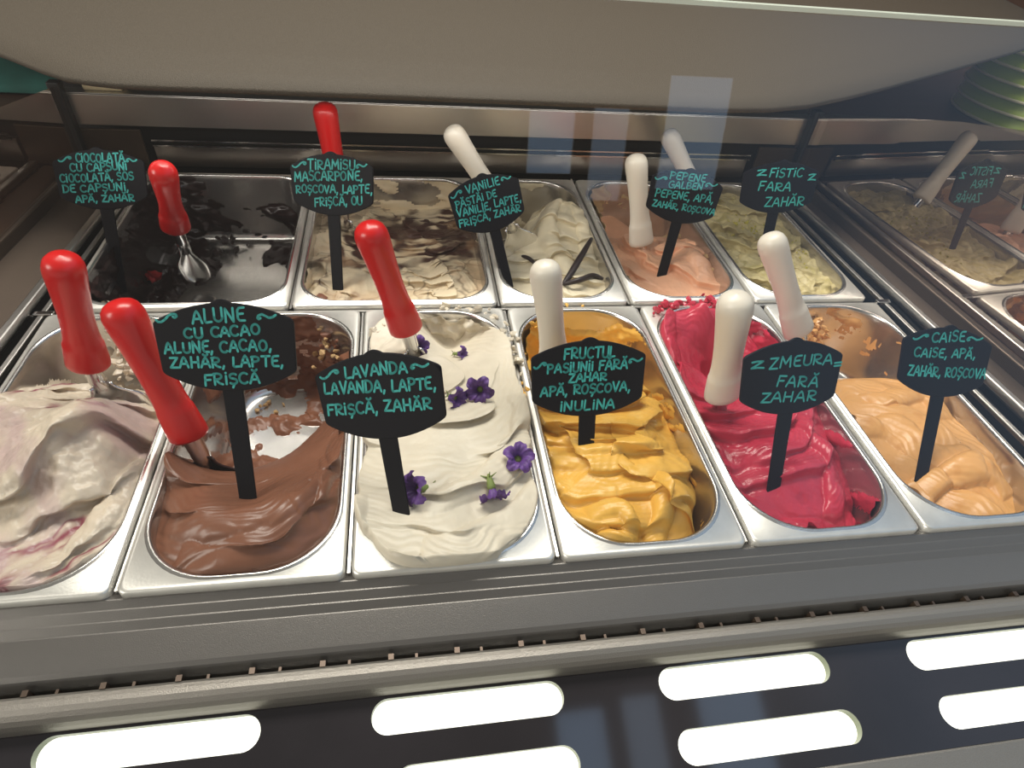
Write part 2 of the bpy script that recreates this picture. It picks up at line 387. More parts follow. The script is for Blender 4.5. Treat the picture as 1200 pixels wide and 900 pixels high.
# neighbouring counters
ct = empty('side_counter', (-.95, .5, -.95)); tag(ct, 'dark brown counter seen through the glass left of the case', 'counter')
bm = bmesh.new(); add_box(bm, (-1.7, -.04, -.05), (-.30, 1.5, -.02)); obj('counter_top', bm, M['wood'], ct, bevel=.003)
bm = bmesh.new(); add_box(bm, (-1.66, -.02, -.95), (-.32, 1.48, -.05)); obj('counter_body', bm, M['dark_metal'], ct)
ct = empty('side_counter', (1.7, .7, -.95)); tag(ct, 'dark brown counter right of the case, carrying the green bowls', 'counter')
bm = bmesh.new(); add_box(bm, (1.0, -.04, -.05), (2.6, 1.6, -.02)); obj('counter_top', bm, M['wood'], ct, bevel=.003)
bm = bmesh.new(); add_box(bm, (1.02, -.02, -.95), (2.58, 1.58, -.05)); obj('counter_body', bm, M['dark_metal'], ct)

# ------------------------------------------------------------------ pans
def rrect(x0, x1, y0, y1, r, n=12):
    pts = []
    for (cx, cy, a0) in ((x1 - r, y0 + r, -90), (x1 - r, y1 - r, 0), (x0 + r, y1 - r, 90), (x0 + r, y0 + r, 180)):
        for k in range(n + 1):
            a = rad(a0 + 90 * k / n); pts.append((cx + r * math.cos(a), cy + r * math.sin(a)))
    return pts
class Pan: pass
pans = {}
def make_pan(key, x0, x1, y0, y1, ro, ox0, ox1, oy0, oy1, r, depth, label):
    p = Pan(); p.o = (ox0, ox1, oy0, oy1, r); p.depth = depth; p.rect = (x0, x1, y0, y1)
    rings = []
    def ring(a, z): rings.append([(x, y, z) for x, y in a])
    ring(rrect(x0, x1, y0, y1, ro), -.009); ring(rrect(x0, x1, y0, y1, ro), -.0015)
    ring(rrect(x0 + .0012, x1 - .0012, y0 + .0012, y1 - .0012, ro), -.0002); ring(rrect(x0 + .003, x1 - .003, y0 + .003, y1 - .003, ro), 0)
    for d, z in ((-.0035, 0), (-.0025, .0010), (-.0010, .0012), (0, .0004), (.0008, -.0020), (.0015, -.010), (.004, -.05)):
        ring(rrect(ox0 + d, ox1 - d, oy0 + d, oy1 - d, r - max(d, 0) * .5), z)
    zb = -depth
    for k in range(7):
        a = rad(90 * k / 6); d = .005 + .018 * (1 - math.cos(a)); ring(rrect(ox0 + d, ox1 - d, oy0 + d, oy1 - d, max(r - d * .5, .02)), zb + .018 * (1 - math.sin(a)))
    n = len(rings[0]); V = [v for rg in rings for v in rg]; F = []
    for k in range(len(rings) - 1):
        for i in range(n): F.append((k * n + i, k * n + (i + 1) % n, (k + 1) * n + (i + 1) % n, (k + 1) * n + i))
    F.append(tuple(range((len(rings) - 1) * n, len(rings) * n)))
    c = ((x0 + x1) / 2, (y0 + y1) / 2, 0)
    o = pymesh('gelato_pan', V, F, M['pan'], None, True)
    o.data.materials.append(M['pan_rim'])
    for i in range(4 * n): o.data.polygons[i].material_index = 1
    tag(o, label, 'pan', 'steel gelato pans')
    pans[key] = p
    return p
G = .0027; D = .3483; Y2 = .3569
front_names = [('berry', 'front row steel pan of berry-streaked ice cream, cut off at the left edge'), ('alune', 'front row steel pan half emptied of hazelnut chocolate ice cream'),
               ('lavanda', 'front row steel pan heaped with white ice cream and violet flowers'), ('fructul', 'front row steel pan of yellow passion fruit sorbet'),
               ('zmeura', 'front row steel pan of raspberry red sorbet'), ('caise', 'front row steel pan of apricot sorbet at the right end')]
for i, (k, lab) in enumerate(front_names):
    x0, x1 = (i - 1) * .17 + G, i * .17 - G
    make_pan(k, x0, x1, 0, D, .007, x0 + .0085, x1 - .0075, .0095, D - .0085, .060, .105, lab)
bx = [-.162, .08606, .33418, .50316, .67336, .84256]
back_names = [('ciocolata', 'almost empty back row steel pan smeared with dark chocolate', .046), ('tiramisu', 'wide back row steel pan of cocoa-swirled tiramisu ice cream', .046), ('vanilie', 'narrow back row steel pan of cream vanilla ice cream', .056),
              ('pepene', 'back row steel pan of peach-coloured melon sorbet', .056), ('fistic', 'back row steel pan of pale green pistachio ice cream', .056)]
for i, (k, lab, r) in enumerate(back_names):
    x0, x1 = bx[i] + G, bx[i + 1] - G
    make_pan(k, x0, x1, Y2, Y2 + D, .007, x0 + .0085, x1 - .0085, Y2 + .0095, Y2 + D - .0095, r, .108, lab)

# ------------------------------------------------------------------ ice cream
def poly_dist(X, Y, pts):
    """signed distance to a polyline and the position along it (0..1)"""
    best = np.full(X.shape, 9.0); sg = np.zeros(X.shape); tt = np.zeros(X.shape)
    P = [np.array(p[:2]) for p in pts]; seg = [np.linalg.norm(b - a) for a, b in zip(P, P[1:])]; tot = sum(seg); acc = 0
    for a, b, L in zip(P, P[1:], seg):
        d = (b - a) / L; u = np.clip((X - a[0]) * d[0] + (Y - a[1]) * d[1], 0, L)
        ex = X - a[0] - d[0] * u; ey = Y - a[1] - d[1] * u; dist = np.hypot(ex, ey)
        m = dist < best
        best = np.where(m, dist, best); sg = np.where(m, np.sign(d[0] * ey - d[1] * ex), sg); tt = np.where(m, (acc + u) / tot, tt); acc += L
    return best * sg, tt
def smooth_line(pts, n=4):
    P = [np.array(p, float) for p in pts]
    if len(P) < 3: return P
    out = []
    for i in range(len(P) - 1):
        p0, p1, p2, p3 = P[max(i - 1, 0)], P[i], P[i + 1], P[min(i + 2, len(P) - 1)]
        for k in range(n):
            t = k / n; out.append(.5 * (2 * p1 + (p2 - p0) * t + (2 * p0 - 5 * p1 + 4 * p2 - p3) * t * t + (3 * p1 - p0 - 3 * p2 + p3) * t ** 3))
    out.append(P[-1]); return out
class Gel: pass
# the ice cream is smooth where a sign is pushed in
FOOT = {'alune': (290, 585), 'lavanda': (471, 615), 'fructul': (685, 584), 'zmeura': (905, 590), 'caise': (1078, 577), 'tiramisu': (395, 335), 'vanilie': (597, 333), 'pepene': (776, 321), 'fistic': (893, 303)}
gels = {}
def gelato(key, label, ctrl, m, folds=(), strokes=(), rough=.0012, rscale=60, NX=150, NY=270, over=0.0, colour=None, lump=0.0, zlift=0.0, steep=-.04, stri=.00035):
    p = pans[key]; x0, x1, y0, y1, r = p.o
    x0 += .0006; x1 -= .0006; y0 += .0006; y1 -= .0006
    C = np.array([at(a, b, c) for a, b, c in ctrl])
    def phi(d): return np.sqrt(d * d + .012 ** 2)
    A = phi(np.linalg.norm(C[:, None, :2] - C[None, :, :2], axis=2)); wts = np.linalg.solve(A + np.eye(len(C)) * .002, C[:, 2] - C[:, 2].mean()); zm = C[:, 2].mean()
    def height(X, Y):
        Z = zm + sum(w * phi(np.hypot(X - c[0], Y - c[1])) for w, c in zip(wts, C))
        Z = np.where(Z < steep, steep + (Z - steep) * 1.9, Z); Z = np.clip(Z, -.125, .05); DX = np.zeros(X.shape); DY = np.zeros(X.shape)
        full = sstep(Z, -.075, -.03); top = sstep(Z, -.05, -.02)
        if key in FOOT:
            ft = at(*FOOT[key], -.015); calm = 1 - .9 * np.exp(-((X - ft[0]) ** 2 + (Y - ft[1] - .004) ** 2) / .018 ** 2); full = full * calm; top = top * calm
        for f in folds:
            c = at(*f['c'], f.get('z', -.01)); wob = f.get('warp', .35)
            dx, dy = X - c[0], Y - c[1]
            dd = np.hypot(dx * f.get('sx', 1), dy * f.get('sy', 1))
            ph = dd / f['lam'] + wob * 2.2 * fbm(X * 14, Y * 14, 3, f.get('seed', 1)) + f.get('spiral', 0) * np.arctan2(dy, dx) / (2 * np.pi) + f.get('off', 0)
            k = np.floor(ph); t = ph - k
            prof = np.where(t < .78, .5 - .5 * np.cos(np.pi * t / .78), .5 + .5 * np.cos(np.pi * (t - .78) / .22)) ** .8
            amp = .45 + .9 * vnoise(k * 7.13 + X * 9, Y * 9 + k * 3.7)
            # each layer fades in and out along its length
            fade = sstep(fbm(X * 11 + k * 3.1, Y * 11 - k * 1.7, 2, 3), -.45, .15)
            Z = Z + f['amp'] * prof * amp * fade * full + stri * np.sin(2 * np.pi * (ph * 7 + 1.5 * fbm(X * 25, Y * 25, 2, 8))) * full * fade
            ln = f.get('lean', .38) * f['lam'] * prof ** 1.5 * np.clip(amp, 0, 1) * fade * top; DX = DX + ln * dx / (dd + 1e-6); DY = DY + ln * dy / (dd + 1e-6)
        for s in strokes:
            pts = smooth_line([at(a, b, s.get('z', 0)) for a, b in s['p']])
            d, t = poly_dist(X + .004 * fbm(X * 40, Y * 40, 2, 5), Y + .004 * fbm(X * 40, Y * 40, 2, 6), pts)
            sk = s.get('skew', 0); rr = s['r'] * np.where(d > 0, 1 + sk, 1 - sk)
            b = np.sqrt(np.clip(1 - (d / rr) ** 2, 0, 1)) ** s.get('pw', 1.0)
            env = np.clip(np.minimum(t, 1 - t) * s.get('tap', 5), 0, 1) ** .5
            Z = Z + s['h'] * b * env * (calm if key in FOOT else 1)
        Z = Z + rough * fbm(X * rscale, Y * rscale, 4, 2) * (.3 + .7 * full)
        if lump: Z = Z + lump * (np.abs(fbm(X * 38, Y * 38, 3, 4)) ** .8) * full
        return Z + zlift, DX, DY
    t = np.linspace(0, 1, NY); s = np.linspace(-1, 1, NX)
    yy = y0 + (y1 - y0) * t
    dyy = np.maximum(np.maximum(y0 + r - yy, yy - (y1 - r)), 0); ins = r - np.sqrt(np.maximum(r * r - dyy * dyy, 0))
    hw = (x1 - x0) / 2 - ins; S, _ = np.meshgrid(s, t); X = (x0 + x1) / 2 + S * hw[:, None]; Y = np.repeat(yy[:, None], NX, 1)
    Z, DX, DY = height(X, Y)
    inner = (1 - np.abs(S) ** 5) * (1 - np.abs(2 * t[:, None] - 1) ** 8)
    if over:
        # soft ice cream that swells over the rim of its pan
        q = np.clip((Z - .002) / .012, 0, 1); e = np.maximum(np.abs(S), np.abs(2 * t[:, None] - 1) * (np.abs(2 * t[:, None] - 1) > .9)) ** 6
        X = X + over * q * e * np.sign(S) * np.abs(S)
        Y = Y - over * q * sstep(-t[:, None] * np.ones_like(S), -.12, 0.0) * .9
    Yn = Y + DY * inner; Xn = X + DX * inner
    if not over:      # layers lean over each other but stay inside the pan
        Yn[1:-1] = np.clip(Yn[1:-1], y0 + .0008, y1 - .0008); dn = np.maximum(np.maximum(y0 + r - Yn, Yn - (y1 - r)), 0)
        hn = (x1 - x0) / 2 - (r - np.sqrt(np.maximum(r * r - dn * dn, 0))); Xn = (x0 + x1) / 2 + np.clip(Xn - (x0 + x1) / 2, -hn, hn)
    V = np.stack([Xn, Yn, Z], -1)
    if over:
        edge_z = np.where(Z > .002, .0016, Z)
        for sl in (np.s_[:, 0], np.s_[:, -1], np.s_[0, :], np.s_[-1, :]): V[sl][..., 2] = edge_z[sl]
    # a skirt closes the edge down to the pan wall
    V = np.pad(V, ((1, 1), (1, 1), (0, 0)), mode='edge'); NX += 2; NY += 2
    for sl in (np.s_[:, 0], np.s_[:, -1], np.s_[0, :], np.s_[-1, :]):
        zz = V[sl][..., 2]; V[sl][..., 2] = np.where(zz > .001, .0002, zz - .03) if over else np.minimum(zz, 0) - .03
    V = V.reshape(-1, 3)
    idx = np.arange(NX * NY).reshape(NY, NX)
    F = np.stack([idx[:-1, :-1], idx[:-1, 1:], idx[1:, 1:], idx[1:, :-1]], -1).reshape(-1, 4)
    me = bpy.data.meshes.new('gelato'); me.vertices.add(len(V)); me.vertices.foreach_set('co', V.astype(np.float32).ravel())
    me.loops.add(F.size); me.loops.foreach_set('vertex_index', F.astype(np.int32).ravel())
    me.polygons.add(len(F)); me.polygons.foreach_set('loop_start', np.arange(0, F.size, 4, dtype=np.int32))
    me.update(calc_edges=True); me.validate()
    m1 = np.zeros(len(V)); m2 = np.zeros(len(V))
    if colour:
        m1, m2 = colour(V[:, 0], V[:, 1], V[:, 2]); m1 = np.clip(m1 * np.ones(len(V)), 0, 1); m2 = np.clip(m2 * np.ones(len(V)), 0, 1)
    for nme, arr in (('m1', m1), ('m2', m2)):
        a = me.attributes.new(nme, 'FLOAT', 'POINT'); a.data.foreach_set('value', arr.astype(np.float32))
    o = link('gelato', me, m, None, True); tag(o, label, 'ice cream', 'ice creams in the pans')
    g = Gel(); g.o = o; g.h = lambda x, y: float(height(np.array([x]), np.array([y]))[0][0]); gels[key] = g
    return g

def residue(key, m, thr, amp, mask, scale=22, seed=1, parent=None, floor_too=True):
    """smears left sticking to the inside of a pan; mask(x, y, z) in 0..1 raises the coverage"""
    p = pans[key]; x0, x1, y0, y1, r = p.o; rings = []
    for k in range(46):
        z = -.0015 - (p.depth - .02) * k / 45; d = .0012 + .0038 * min(1, -z / .05); rings.append((d, z))
    for k in range(1, 9):
        a = rad(90 * k / 8); rings.append((.005 + .018 * (1 - math.cos(a)), -p.depth + .018 * (1 - math.sin(a))))
    if floor_too:
        for k in range(1, 30): rings.append((.023 + (min(x1 - x0, y1 - y0) / 2 - .026) * k / 29, -p.depth))
    V = []; N = []
    for d, z in rings:
        q = rrect(x0 + d, x1 - d, y0 + d, y1 - d, max(r - d * .5, .004), 10)
        # resample evenly
        q = np.array(q + [q[0]]); L = np.r_[0, np.cumsum(np.hypot(*np.diff(q, axis=0).T))]; tt = np.linspace(0, L[-1], 261)[:-1]
        qx, qy = np.interp(tt, L, q[:, 0]), np.interp(tt, L, q[:, 1])
        V.append(np.stack([qx, qy, np.full(260, z)], -1))
    V = np.array(V); nr, n, _ = V.shape
    du = np.roll(V, -1, 1) - np.roll(V, 1, 1); dv = np.gradient(V, axis=0); N = np.cross(du, dv); N /= np.linalg.norm(N, axis=2, keepdims=True) + 1e-12
    cen = np.array([(x0 + x1) / 2, (y0 + y1) / 2, 0.0]); sgn = np.sign(((cen - V) * N).sum(2, keepdims=True)); N = N * np.where(sgn == 0, 1, sgn)
    X, Y, Z = V[..., 0], V[..., 1], V[..., 2]
    f = fbm(X * scale + Z * scale * .8, Y * scale + Z * scale * 1.1, 5, seed) + mask(X, Y, Z) - 1
    th = np.clip((f - thr) * 2.2, 0, 1) ** .6 * amp * (1 + 1.3 * fbm(X * 85 + Z * 40, Y * 85 + Z * 85, 3, seed + 3)); th = np.where(f > thr, th, -.0009)
    V = (V + N * th[..., None]).reshape(-1, 3)
    keep = (f > thr - .12).reshape(-1); F = []
    for k in range(nr - 1):
        for i in range(n):
            a = (k * n + i, k * n + (i + 1) % n, (k + 1) * n + (i + 1) % n, (k + 1) * n + i)
            if keep[list(a)].any(): F.append(a)
    used = np.unique(np.array(F)); rem = np.full(len(V), -1); rem[used] = np.arange(len(used))
    o = pymesh('pan_smear', V[used], [tuple(int(rem[j]) for j in f_) for f_ in F], m, parent, True)
    o['kind'] = 'stuff'
    for nme in ('m1', 'm2'):
        o.data.attributes.new(nme, 'FLOAT', 'POINT')
    return o

def col_berry(x, y, z):
    wx, wy = x + .02 * fbm(x * 20, y * 20, 3, 41), y + .02 * fbm(x * 20, y * 20, 3, 42)
    u, v = wx * .55 + wy * .83, wx * .83 - wy * .55
    vein = sstep(1 - np.abs(fbm(u * 9, v * 24, 4, 12)) * 5.5, .2, 1.0) * sstep(fbm(u * 12, v * 18, 3, 15), -.05, .25)
    return vein * .95, sstep(fbm(x * 22 + y * 9, y * 13, 4, 11), .0, .5) * .7
def col_tira(x, y, z):
    c = at(505, 278, -.03); wx, wy = x + .03 * fbm(x * 18, y * 18, 3, 27), y + .03 * fbm(x * 18, y * 18, 3, 28)
    d = np.hypot(wx - c[0], (wy - c[1]) * 1.1); ang = np.arctan2(wy - c[1], wx - c[0])
    sw = np.sin(d * 230 + 2 * ang + 4 * fbm(x * 12, y * 12, 3, 21)); patch = sstep(fbm(x * 14, y * 14, 4, 22) * 1.2 + .95 - d * 6.5, -.1, .35)
    solid = sstep(fbm(x * 17, y * 17, 3, 29) + .38 - d * 3.0, .0, .3)
    thin = sstep(1 - np.abs(fbm(x * 24, y * 34, 3, 25)) * 6, .5, 1) * .6
    return np.clip(patch * np.maximum(sstep(sw, -.7, .3), solid * .95) + thin, 0, 1), sstep(fbm(x * 30, y * 30, 3, 24), .1, .5) * .5
def col_speck(th):
    def f(x, y, z): return sstep(fbm(x * 60, y * 60, 3, 31), th, th + .3) * .5, sstep(fbm(x * 14, y * 14, 3, 32), 0, .6) * .5
    return f

gm = {
 'berry': gel_mat('berry_ice_cream', srgb(206, 192, 172), srgb(128, 40, 66), srgb(190, 162, 162), bump=.5, bscale=260),
 'alune': gel_mat('hazelnut_chocolate_ice_cream', srgb(124, 82, 62), srgb(104, 66, 50), None, rough=.33, bump=.08),
 'lavanda': gel_mat('white_ice_cream', srgb(214, 204, 184), srgb(200, 188, 164), None, rough=.42, bump=.12),
 'fructul': gel_mat('passion_fruit_sorbet', srgb(222, 172, 78), srgb(232, 192, 110), None, rough=.36, bump=.15),
 'zmeura': gel_mat('raspberry_sorbet', srgb(184, 48, 70), srgb(158, 32, 54), srgb(200, 70, 90), rough=.28, bump=.2),
 'caise': gel_mat('apricot_sorbet', srgb(214, 160, 98), srgb(198, 138, 74), None, rough=.33, bump=.12),
 'ciocolata': gel_mat('dark_chocolate_sorbet', srgb(38, 22, 21), srgb(60, 20, 20), None, rough=.25, bump=.3, sss=0),
 'tiramisu': gel_mat('tiramisu_ice_cream', srgb(218, 200, 168), srgb(66, 38, 28), srgb(176, 140, 104), rough=.5, bump=.3),
 'vanilie': gel_mat('vanilla_ice_cream', srgb(218, 206, 178), srgb(205, 188, 152), None, rough=.4, bump=.15),
 'pepene': gel_mat('melon_sorbet', srgb(226, 172, 138), srgb(232, 190, 158), None, rough=.35, bump=.2),
 'fistic': gel_mat('pistachio_ice_cream', srgb(188, 174, 128), srgb(160, 146, 76), srgb(176, 160, 110), rough=.45, bump=.4, bscale=220),
}
gelato('berry', 'pinkish cream ice cream marbled with purple berry in the far left front pan',
  [(20, 690, 0), (100, 660, 0), (150, 590, -.005), (60, 625, -.004), (0, 610, 0), (0, 520, .015), (60, 540, .025), (120, 500, .022), (165, 530, -.018), (120, 580, -.002), (178, 490, -.025), (125, 472, .008), (30, 478, .004), (0, 462, 0), (95, 478, .0),
   (80, 440, -.10), (60, 420, -.11), (110, 405, -.11), (150, 440, -.075), (160, 395, -.07), (40, 440, -.09), (20, 400, -.11), (140, 380, -.09), (-60, 600, 0), (-60, 500, 0), (-100, 650, 0)],
  gm['berry'], folds=[dict(c=(30, 380), lam=.052, amp=.010, warp=.4, seed=2)],
  strokes=[dict(p=[(0, 575), (60, 560), (105, 525), (135, 490)], r=.016, h=.010, skew=.4), dict(p=[(0, 500), (70, 492), (130, 482)], r=.014, h=.007), dict(p=[(80, 640), (140, 570), (180, 490)], r=.012, h=.008, skew=-.3)],
  rough=.0036, rscale=85, colour=col_berry)
gelato('alune', 'brown hazelnut chocolate ice cream mounded in the front of its half empty pan',
  [(290, 672, -.002), (210, 655, -.006), (183, 620, -.012), (195, 575, -.006), (203, 540, .003), (240, 562, .002), (290, 582, .003), (340, 562, 0), (388, 530, -.006), (400, 490, -.02), (385, 620, -.006), (340, 655, -.004), (290, 620, .014), (230, 610, .010), (350, 600, .012),
   (290, 548, -.05), (330, 530, -.07), (245, 548, -.03), (330, 500, -.115), (300, 480, -.118), (350, 440, -.118), (300, 420, -.118), (240, 440, -.118), (370, 470, -.10), (360, 400, -.118), (230, 500, -.09), (250, 520, -.09)],
  gm['alune'], folds=[dict(c=(285, 490), lam=.042, amp=.007, warp=.25, seed=3)],
  strokes=[dict(p=[(205, 655), (250, 668), (300, 664), (345, 648), (385, 610), (402, 560)], r=.011, h=.009, skew=.4), dict(p=[(200, 600), (250, 618), (310, 606), (350, 580), (385, 530)], r=.012, h=.006, skew=-.5), dict(p=[(345, 605), (372, 585), (392, 540), (400, 500)], r=.010, h=.008)],
  rough=.0006, rscale=40)
gelato('lavanda', 'smooth white ice cream swelling over its pan, sprinkled with violet flowers',
  [(430, 600, .010), (440, 640, .010), (530, 660, .008), (600, 640, .003), (628, 595, 0), (622, 500, .004), (600, 440, .008), (430, 560, .008), (432, 500, -.002), (520, 560, .014), (500, 480, .010), (560, 480, .012), (592, 400, .008), (550, 390, -.022), (520, 395, -.030), (480, 385, 0), (440, 395, .004), (450, 440, 0), (585, 375, .004), (520, 366, -.006)],
  gm['lavanda'], folds=[dict(c=(500, 440), lam=.040, amp=.007, warp=.25, seed=4, spiral=1)],
  strokes=[dict(p=[(632, 560), (600, 600), (560, 622), (500, 640)], r=.014, h=.006, skew=.5), dict(p=[(600, 470), (590, 530), (545, 575), (490, 590)], r=.013, h=.006, skew=.5), dict(p=[(425, 590), (432, 630), (470, 655), (530, 668)], r=.012, h=.008, skew=-.3)],
  rough=.0010, rscale=50, over=.010, lump=.0)
gelato('fructul', 'yellow passion fruit sorbet layered in ruffled folds',
  [(700, 632, -.006), (770, 632, -.018), (815, 625, -.05), (835, 600, -.10), (842, 560, -.09), (825, 520, -.09), (800, 480, -.07), (775, 440, -.09), (810, 605, -.02), (803, 560, -.010), (775, 510, -.002), (745, 472, .004), (665, 600, -.006), (650, 550, -.006), (640, 500, -.008), (690, 560, .008), (740, 570, .008), (700, 500, .006), (730, 620, -.002), (640, 440, -.05), (700, 435, -.07), (720, 400, -.10), (640, 390, -.09), (690, 375, -.11), (622, 400, -.06)],
  gm['fructul'], folds=[dict(c=(690, 440), lam=.026, amp=.011, warp=.35, seed=5), dict(c=(830, 520), lam=.06, amp=.002, warp=.5, seed=9)],
  strokes=[dict(p=[(770, 560), (775, 600), (768, 630)], r=.011, h=.009), dict(p=[(690, 605), (720, 600), (738, 615), (725, 632), (700, 625)], r=.008, h=.010), dict(p=[(655, 500), (700, 535), (750, 530), (790, 500)], r=.010, h=.007, skew=.5)],
  rough=.0010, rscale=60, colour=col_speck(.3))
gelato('zmeura', 'raspberry red sorbet with glossy furrows and a lumpy scooped back',
  [(900, 600, -.025), (960, 614, -.03), (1000, 612, -.04), (860, 560, -.018), (830, 500, -.012), (900, 520, -.004), (950, 540, -.008), (988, 560, -.03), (1002, 595, -.05), (962, 490, -.02), (920, 470, -.014), (1012, 540, -.08), (1035, 600, -.10), (985, 480, -.06), (860, 480, -.022), (800, 440, -.014), (778, 400, .002), (765, 368, .004), (800, 388, -.045), (850, 368, .002), (830, 430, -.045), (880, 400, -.075), (900, 380, -.09), (935, 430, -.09), (820, 365, .004)],
  gm['zmeura'], folds=[dict(c=(830, 440), lam=.034, amp=.009, warp=.4, seed=6, lean=.12)],
  strokes=[dict(p=[(835, 520), (870, 570), (930, 600), (990, 605)], r=.011, h=.007, skew=.4), dict(p=[(930, 480), (975, 530), (995, 590)], r=.011, h=.008), dict(p=[(775, 365), (790, 420), (815, 455)], r=.012, h=.006)],
  rough=.0016, rscale=80, colour=col_speck(.2))
gelato('caise', 'smooth orange-tan apricot sorbet in the right end pan',
  [(1150, 604, -.03), (1190, 590, -.03), (1100, 575, -.036), (1060, 535, -.03), (1012, 470, -.03), (1000, 445, -.04), (1060, 460, -.03), (1110, 500, -.024), (1160, 540, -.02), (1130, 440, -.075), (1170, 490, -.09), (1215, 560, -.08), (1200, 520, -.09), (1040, 422, -.075), (1000, 400, -.11), (960, 380, -.118), (1060, 400, -.11), (965, 432, -.07), (1090, 445, -.06)],
  gm['caise'], folds=[dict(c=(1010, 640), lam=.050, amp=.009, warp=.35, seed=7, off=.3)],
  strokes=[dict(p=[(1085, 580), (1120, 552), (1165, 545), (1200, 565)], r=.014, h=.012, skew=.4), dict(p=[(1010, 470), (1060, 485), (1110, 520), (1150, 530)], r=.016, h=.006, skew=-.4), dict(p=[(1030, 450), (1090, 450), (1115, 480)], r=.014, h=.008)],
  rough=.0008, rscale=50, colour=col_speck(.35))
gelato('ciocolata', 'last dark chocolate and strawberry sauce puddle in the almost empty pan',
  [(150, 338, -.080), (200, 338, -.084), (125, 325, -.078), (180, 305, -.085), (150, 285, -.07), (215, 320, -.09), (255, 325, -.104), (240, 345, -.098), (300, 300, -.122), (300, 330, -.12), (300, 250, -.122), (230, 250, -.122), (190, 260, -.105), (330, 280, -.122), (150, 250, -.085)],
  gm['ciocolata'], folds=[dict(c=(150, 330), lam=.03, amp=.006, warp=.5, seed=8, z=-.09)], rough=.005, rscale=50, NX=150, NY=200)
gelato('tiramisu', 'cream tiramisu ice cream swirled with dark cocoa',
  [(370, 342, -.022), (450, 346, -.022), (550, 342, -.022), (565, 300, -.026), (540, 260, -.034), (480, 250, -.045), (420, 232, -.05), (500, 222, -.05), (372, 290, -.02), (390, 260, -.03), (470, 300, -.026), (440, 218, -.04), (545, 235, -.04), (400, 320, -.016), (520, 320, -.018)],
  gm['tiramisu'], folds=[dict(c=(500, 262), z=-.04, lam=.026, amp=.006, warp=.5, seed=10), dict(c=(380, 380), z=-.02, lam=.045, amp=.005, warp=.6, seed=13)], rough=.003, rscale=40, NX=200, NY=260, colour=col_tira)
gelato('vanilie', 'cream vanilla ice cream drawn up to a peak, with dark pods on it',
  [(640, 347, -.02), (700, 342, -.02), (615, 312, -.024), (640, 262, -.004), (660, 238, .006), (665, 290, -.012), (700, 300, -.02), (608, 255, -.09), (622, 232, -.08), (602, 290, -.06), (692, 262, -.035), (640, 220, -.04), (680, 330, -.012)],
  gm['vanilie'], folds=[dict(c=(655, 225), lam=.026, amp=.007, warp=.35, seed=14)],
  strokes=[dict(p=[(650, 232), (640, 262), (655, 290), (680, 310)], r=.014, h=.010), dict(p=[(672, 240), (690, 275), (690, 300)], r=.012, h=.008)], rough=.0014, rscale=60)
gelato('pepene', 'peach-coloured melon sorbet lying in the front half of its pan',
  [(770, 335, -.032), (820, 342, -.03), (848, 325, -.03), (742, 297, -.035), (770, 290, -.03), (810, 290, -.016), (832, 302, -.022), (728, 270, -.06), (760, 258, -.10), (800, 265, -.09), (716, 243, -.05), (742, 235, -.118), (790, 240, -.118), (700, 238, -.07), (735, 280, -.04)],
  gm['pepene'], folds=[dict(c=(845, 270), lam=.036, amp=.008, warp=.4, seed=16)], strokes=[dict(p=[(795, 285), (820, 290), (835, 310)], r=.014, h=.009)], rough=.0016, rscale=60)
gelato('fistic', 'pale green pistachio ice cream ruffled in lumps with chopped nuts',
  [(900, 337, -.02), (960, 337, -.02), (976, 312, -.02), (940, 270, -.02), (900, 300, -.014), (870, 282, -.015), (850, 250, -.012), (880, 240, -.02), (932, 255, -.02), (860, 225, -.03), (900, 225, -.03)],
  gm['fistic'], folds=[dict(c=(860, 230), lam=.034, amp=.009, warp=.5, seed=17)], rough=.004, rscale=55, lump=.010, colour=col_speck(.15))

# smears on the pan walls
def box_mask(cx, cy, rx, ry, hi=1.0):
    return lambda X, Y, Z: 1 + hi * np.exp(-((X - cx) / rx) ** 2 - ((Y - cy) / ry) ** 2) - .35
residue('ciocolata', gm['ciocolata'], .08, .0075, lambda X, Y, Z: .75 + .7 * np.exp(-((X + .13) / .06) ** 2) + .45 * np.exp(-((X - .06) / .04) ** 2 - ((Y - .60) / .08) ** 2) - .25 * (Z > -.01), 20, 1, gels['ciocolata'].o)
residue('alune', gel_mat('chocolate_smear', srgb(128, 84, 62), srgb(90, 50, 30), None, bump=.6, bscale=200), .05, .006, lambda X, Y, Z: .72 + .22 * (Z < -.088) + .75 * np.exp(-((X - .155) / .03) ** 2 - ((Y - .22) / .09) ** 2) + .6 * np.exp(-((X - .04) / .03) ** 2 - ((Y - .2) / .06) ** 2) + .4 * np.exp(-((Y - .33) / .03) ** 2 - ((X - .1) / .03) ** 2), 30, 2, gels['alune'].o)
residue('berry', gm['berry'], .05, .005, lambda X, Y, Z: .62 + .75 * np.exp(-((X + .03) / .035) ** 2 - ((Y - .30) / .09) ** 2), 26, 3, gels['berry'].o)
residue('lavanda', gm['lavanda'], -.15, .008, lambda X, Y, Z: .5 + .8 * np.exp(-((Y - .33) / .06) ** 2) * (Z > -.05), 50, 4, gels['lavanda'].o, False)
residue('fructul', gm['fructul'], .02, .005, lambda X, Y, Z: .62 + .8 * np.exp(-((X - .355) / .03) ** 2 - ((Y - .30) / .06) ** 2) + .35 * np.exp(-((Y - .33) / .03) ** 2), 26, 5, gels['fructul'].o)
residue('zmeura', gm['zmeura'], -.02, .005, lambda X, Y, Z: .72 + .6 * np.exp(-((X - .53) / .05) ** 2 - ((Y - .31) / .05) ** 2) + .35 * np.exp(-((Y - .30) / .05) ** 2), 34, 6, gels['zmeura'].o)
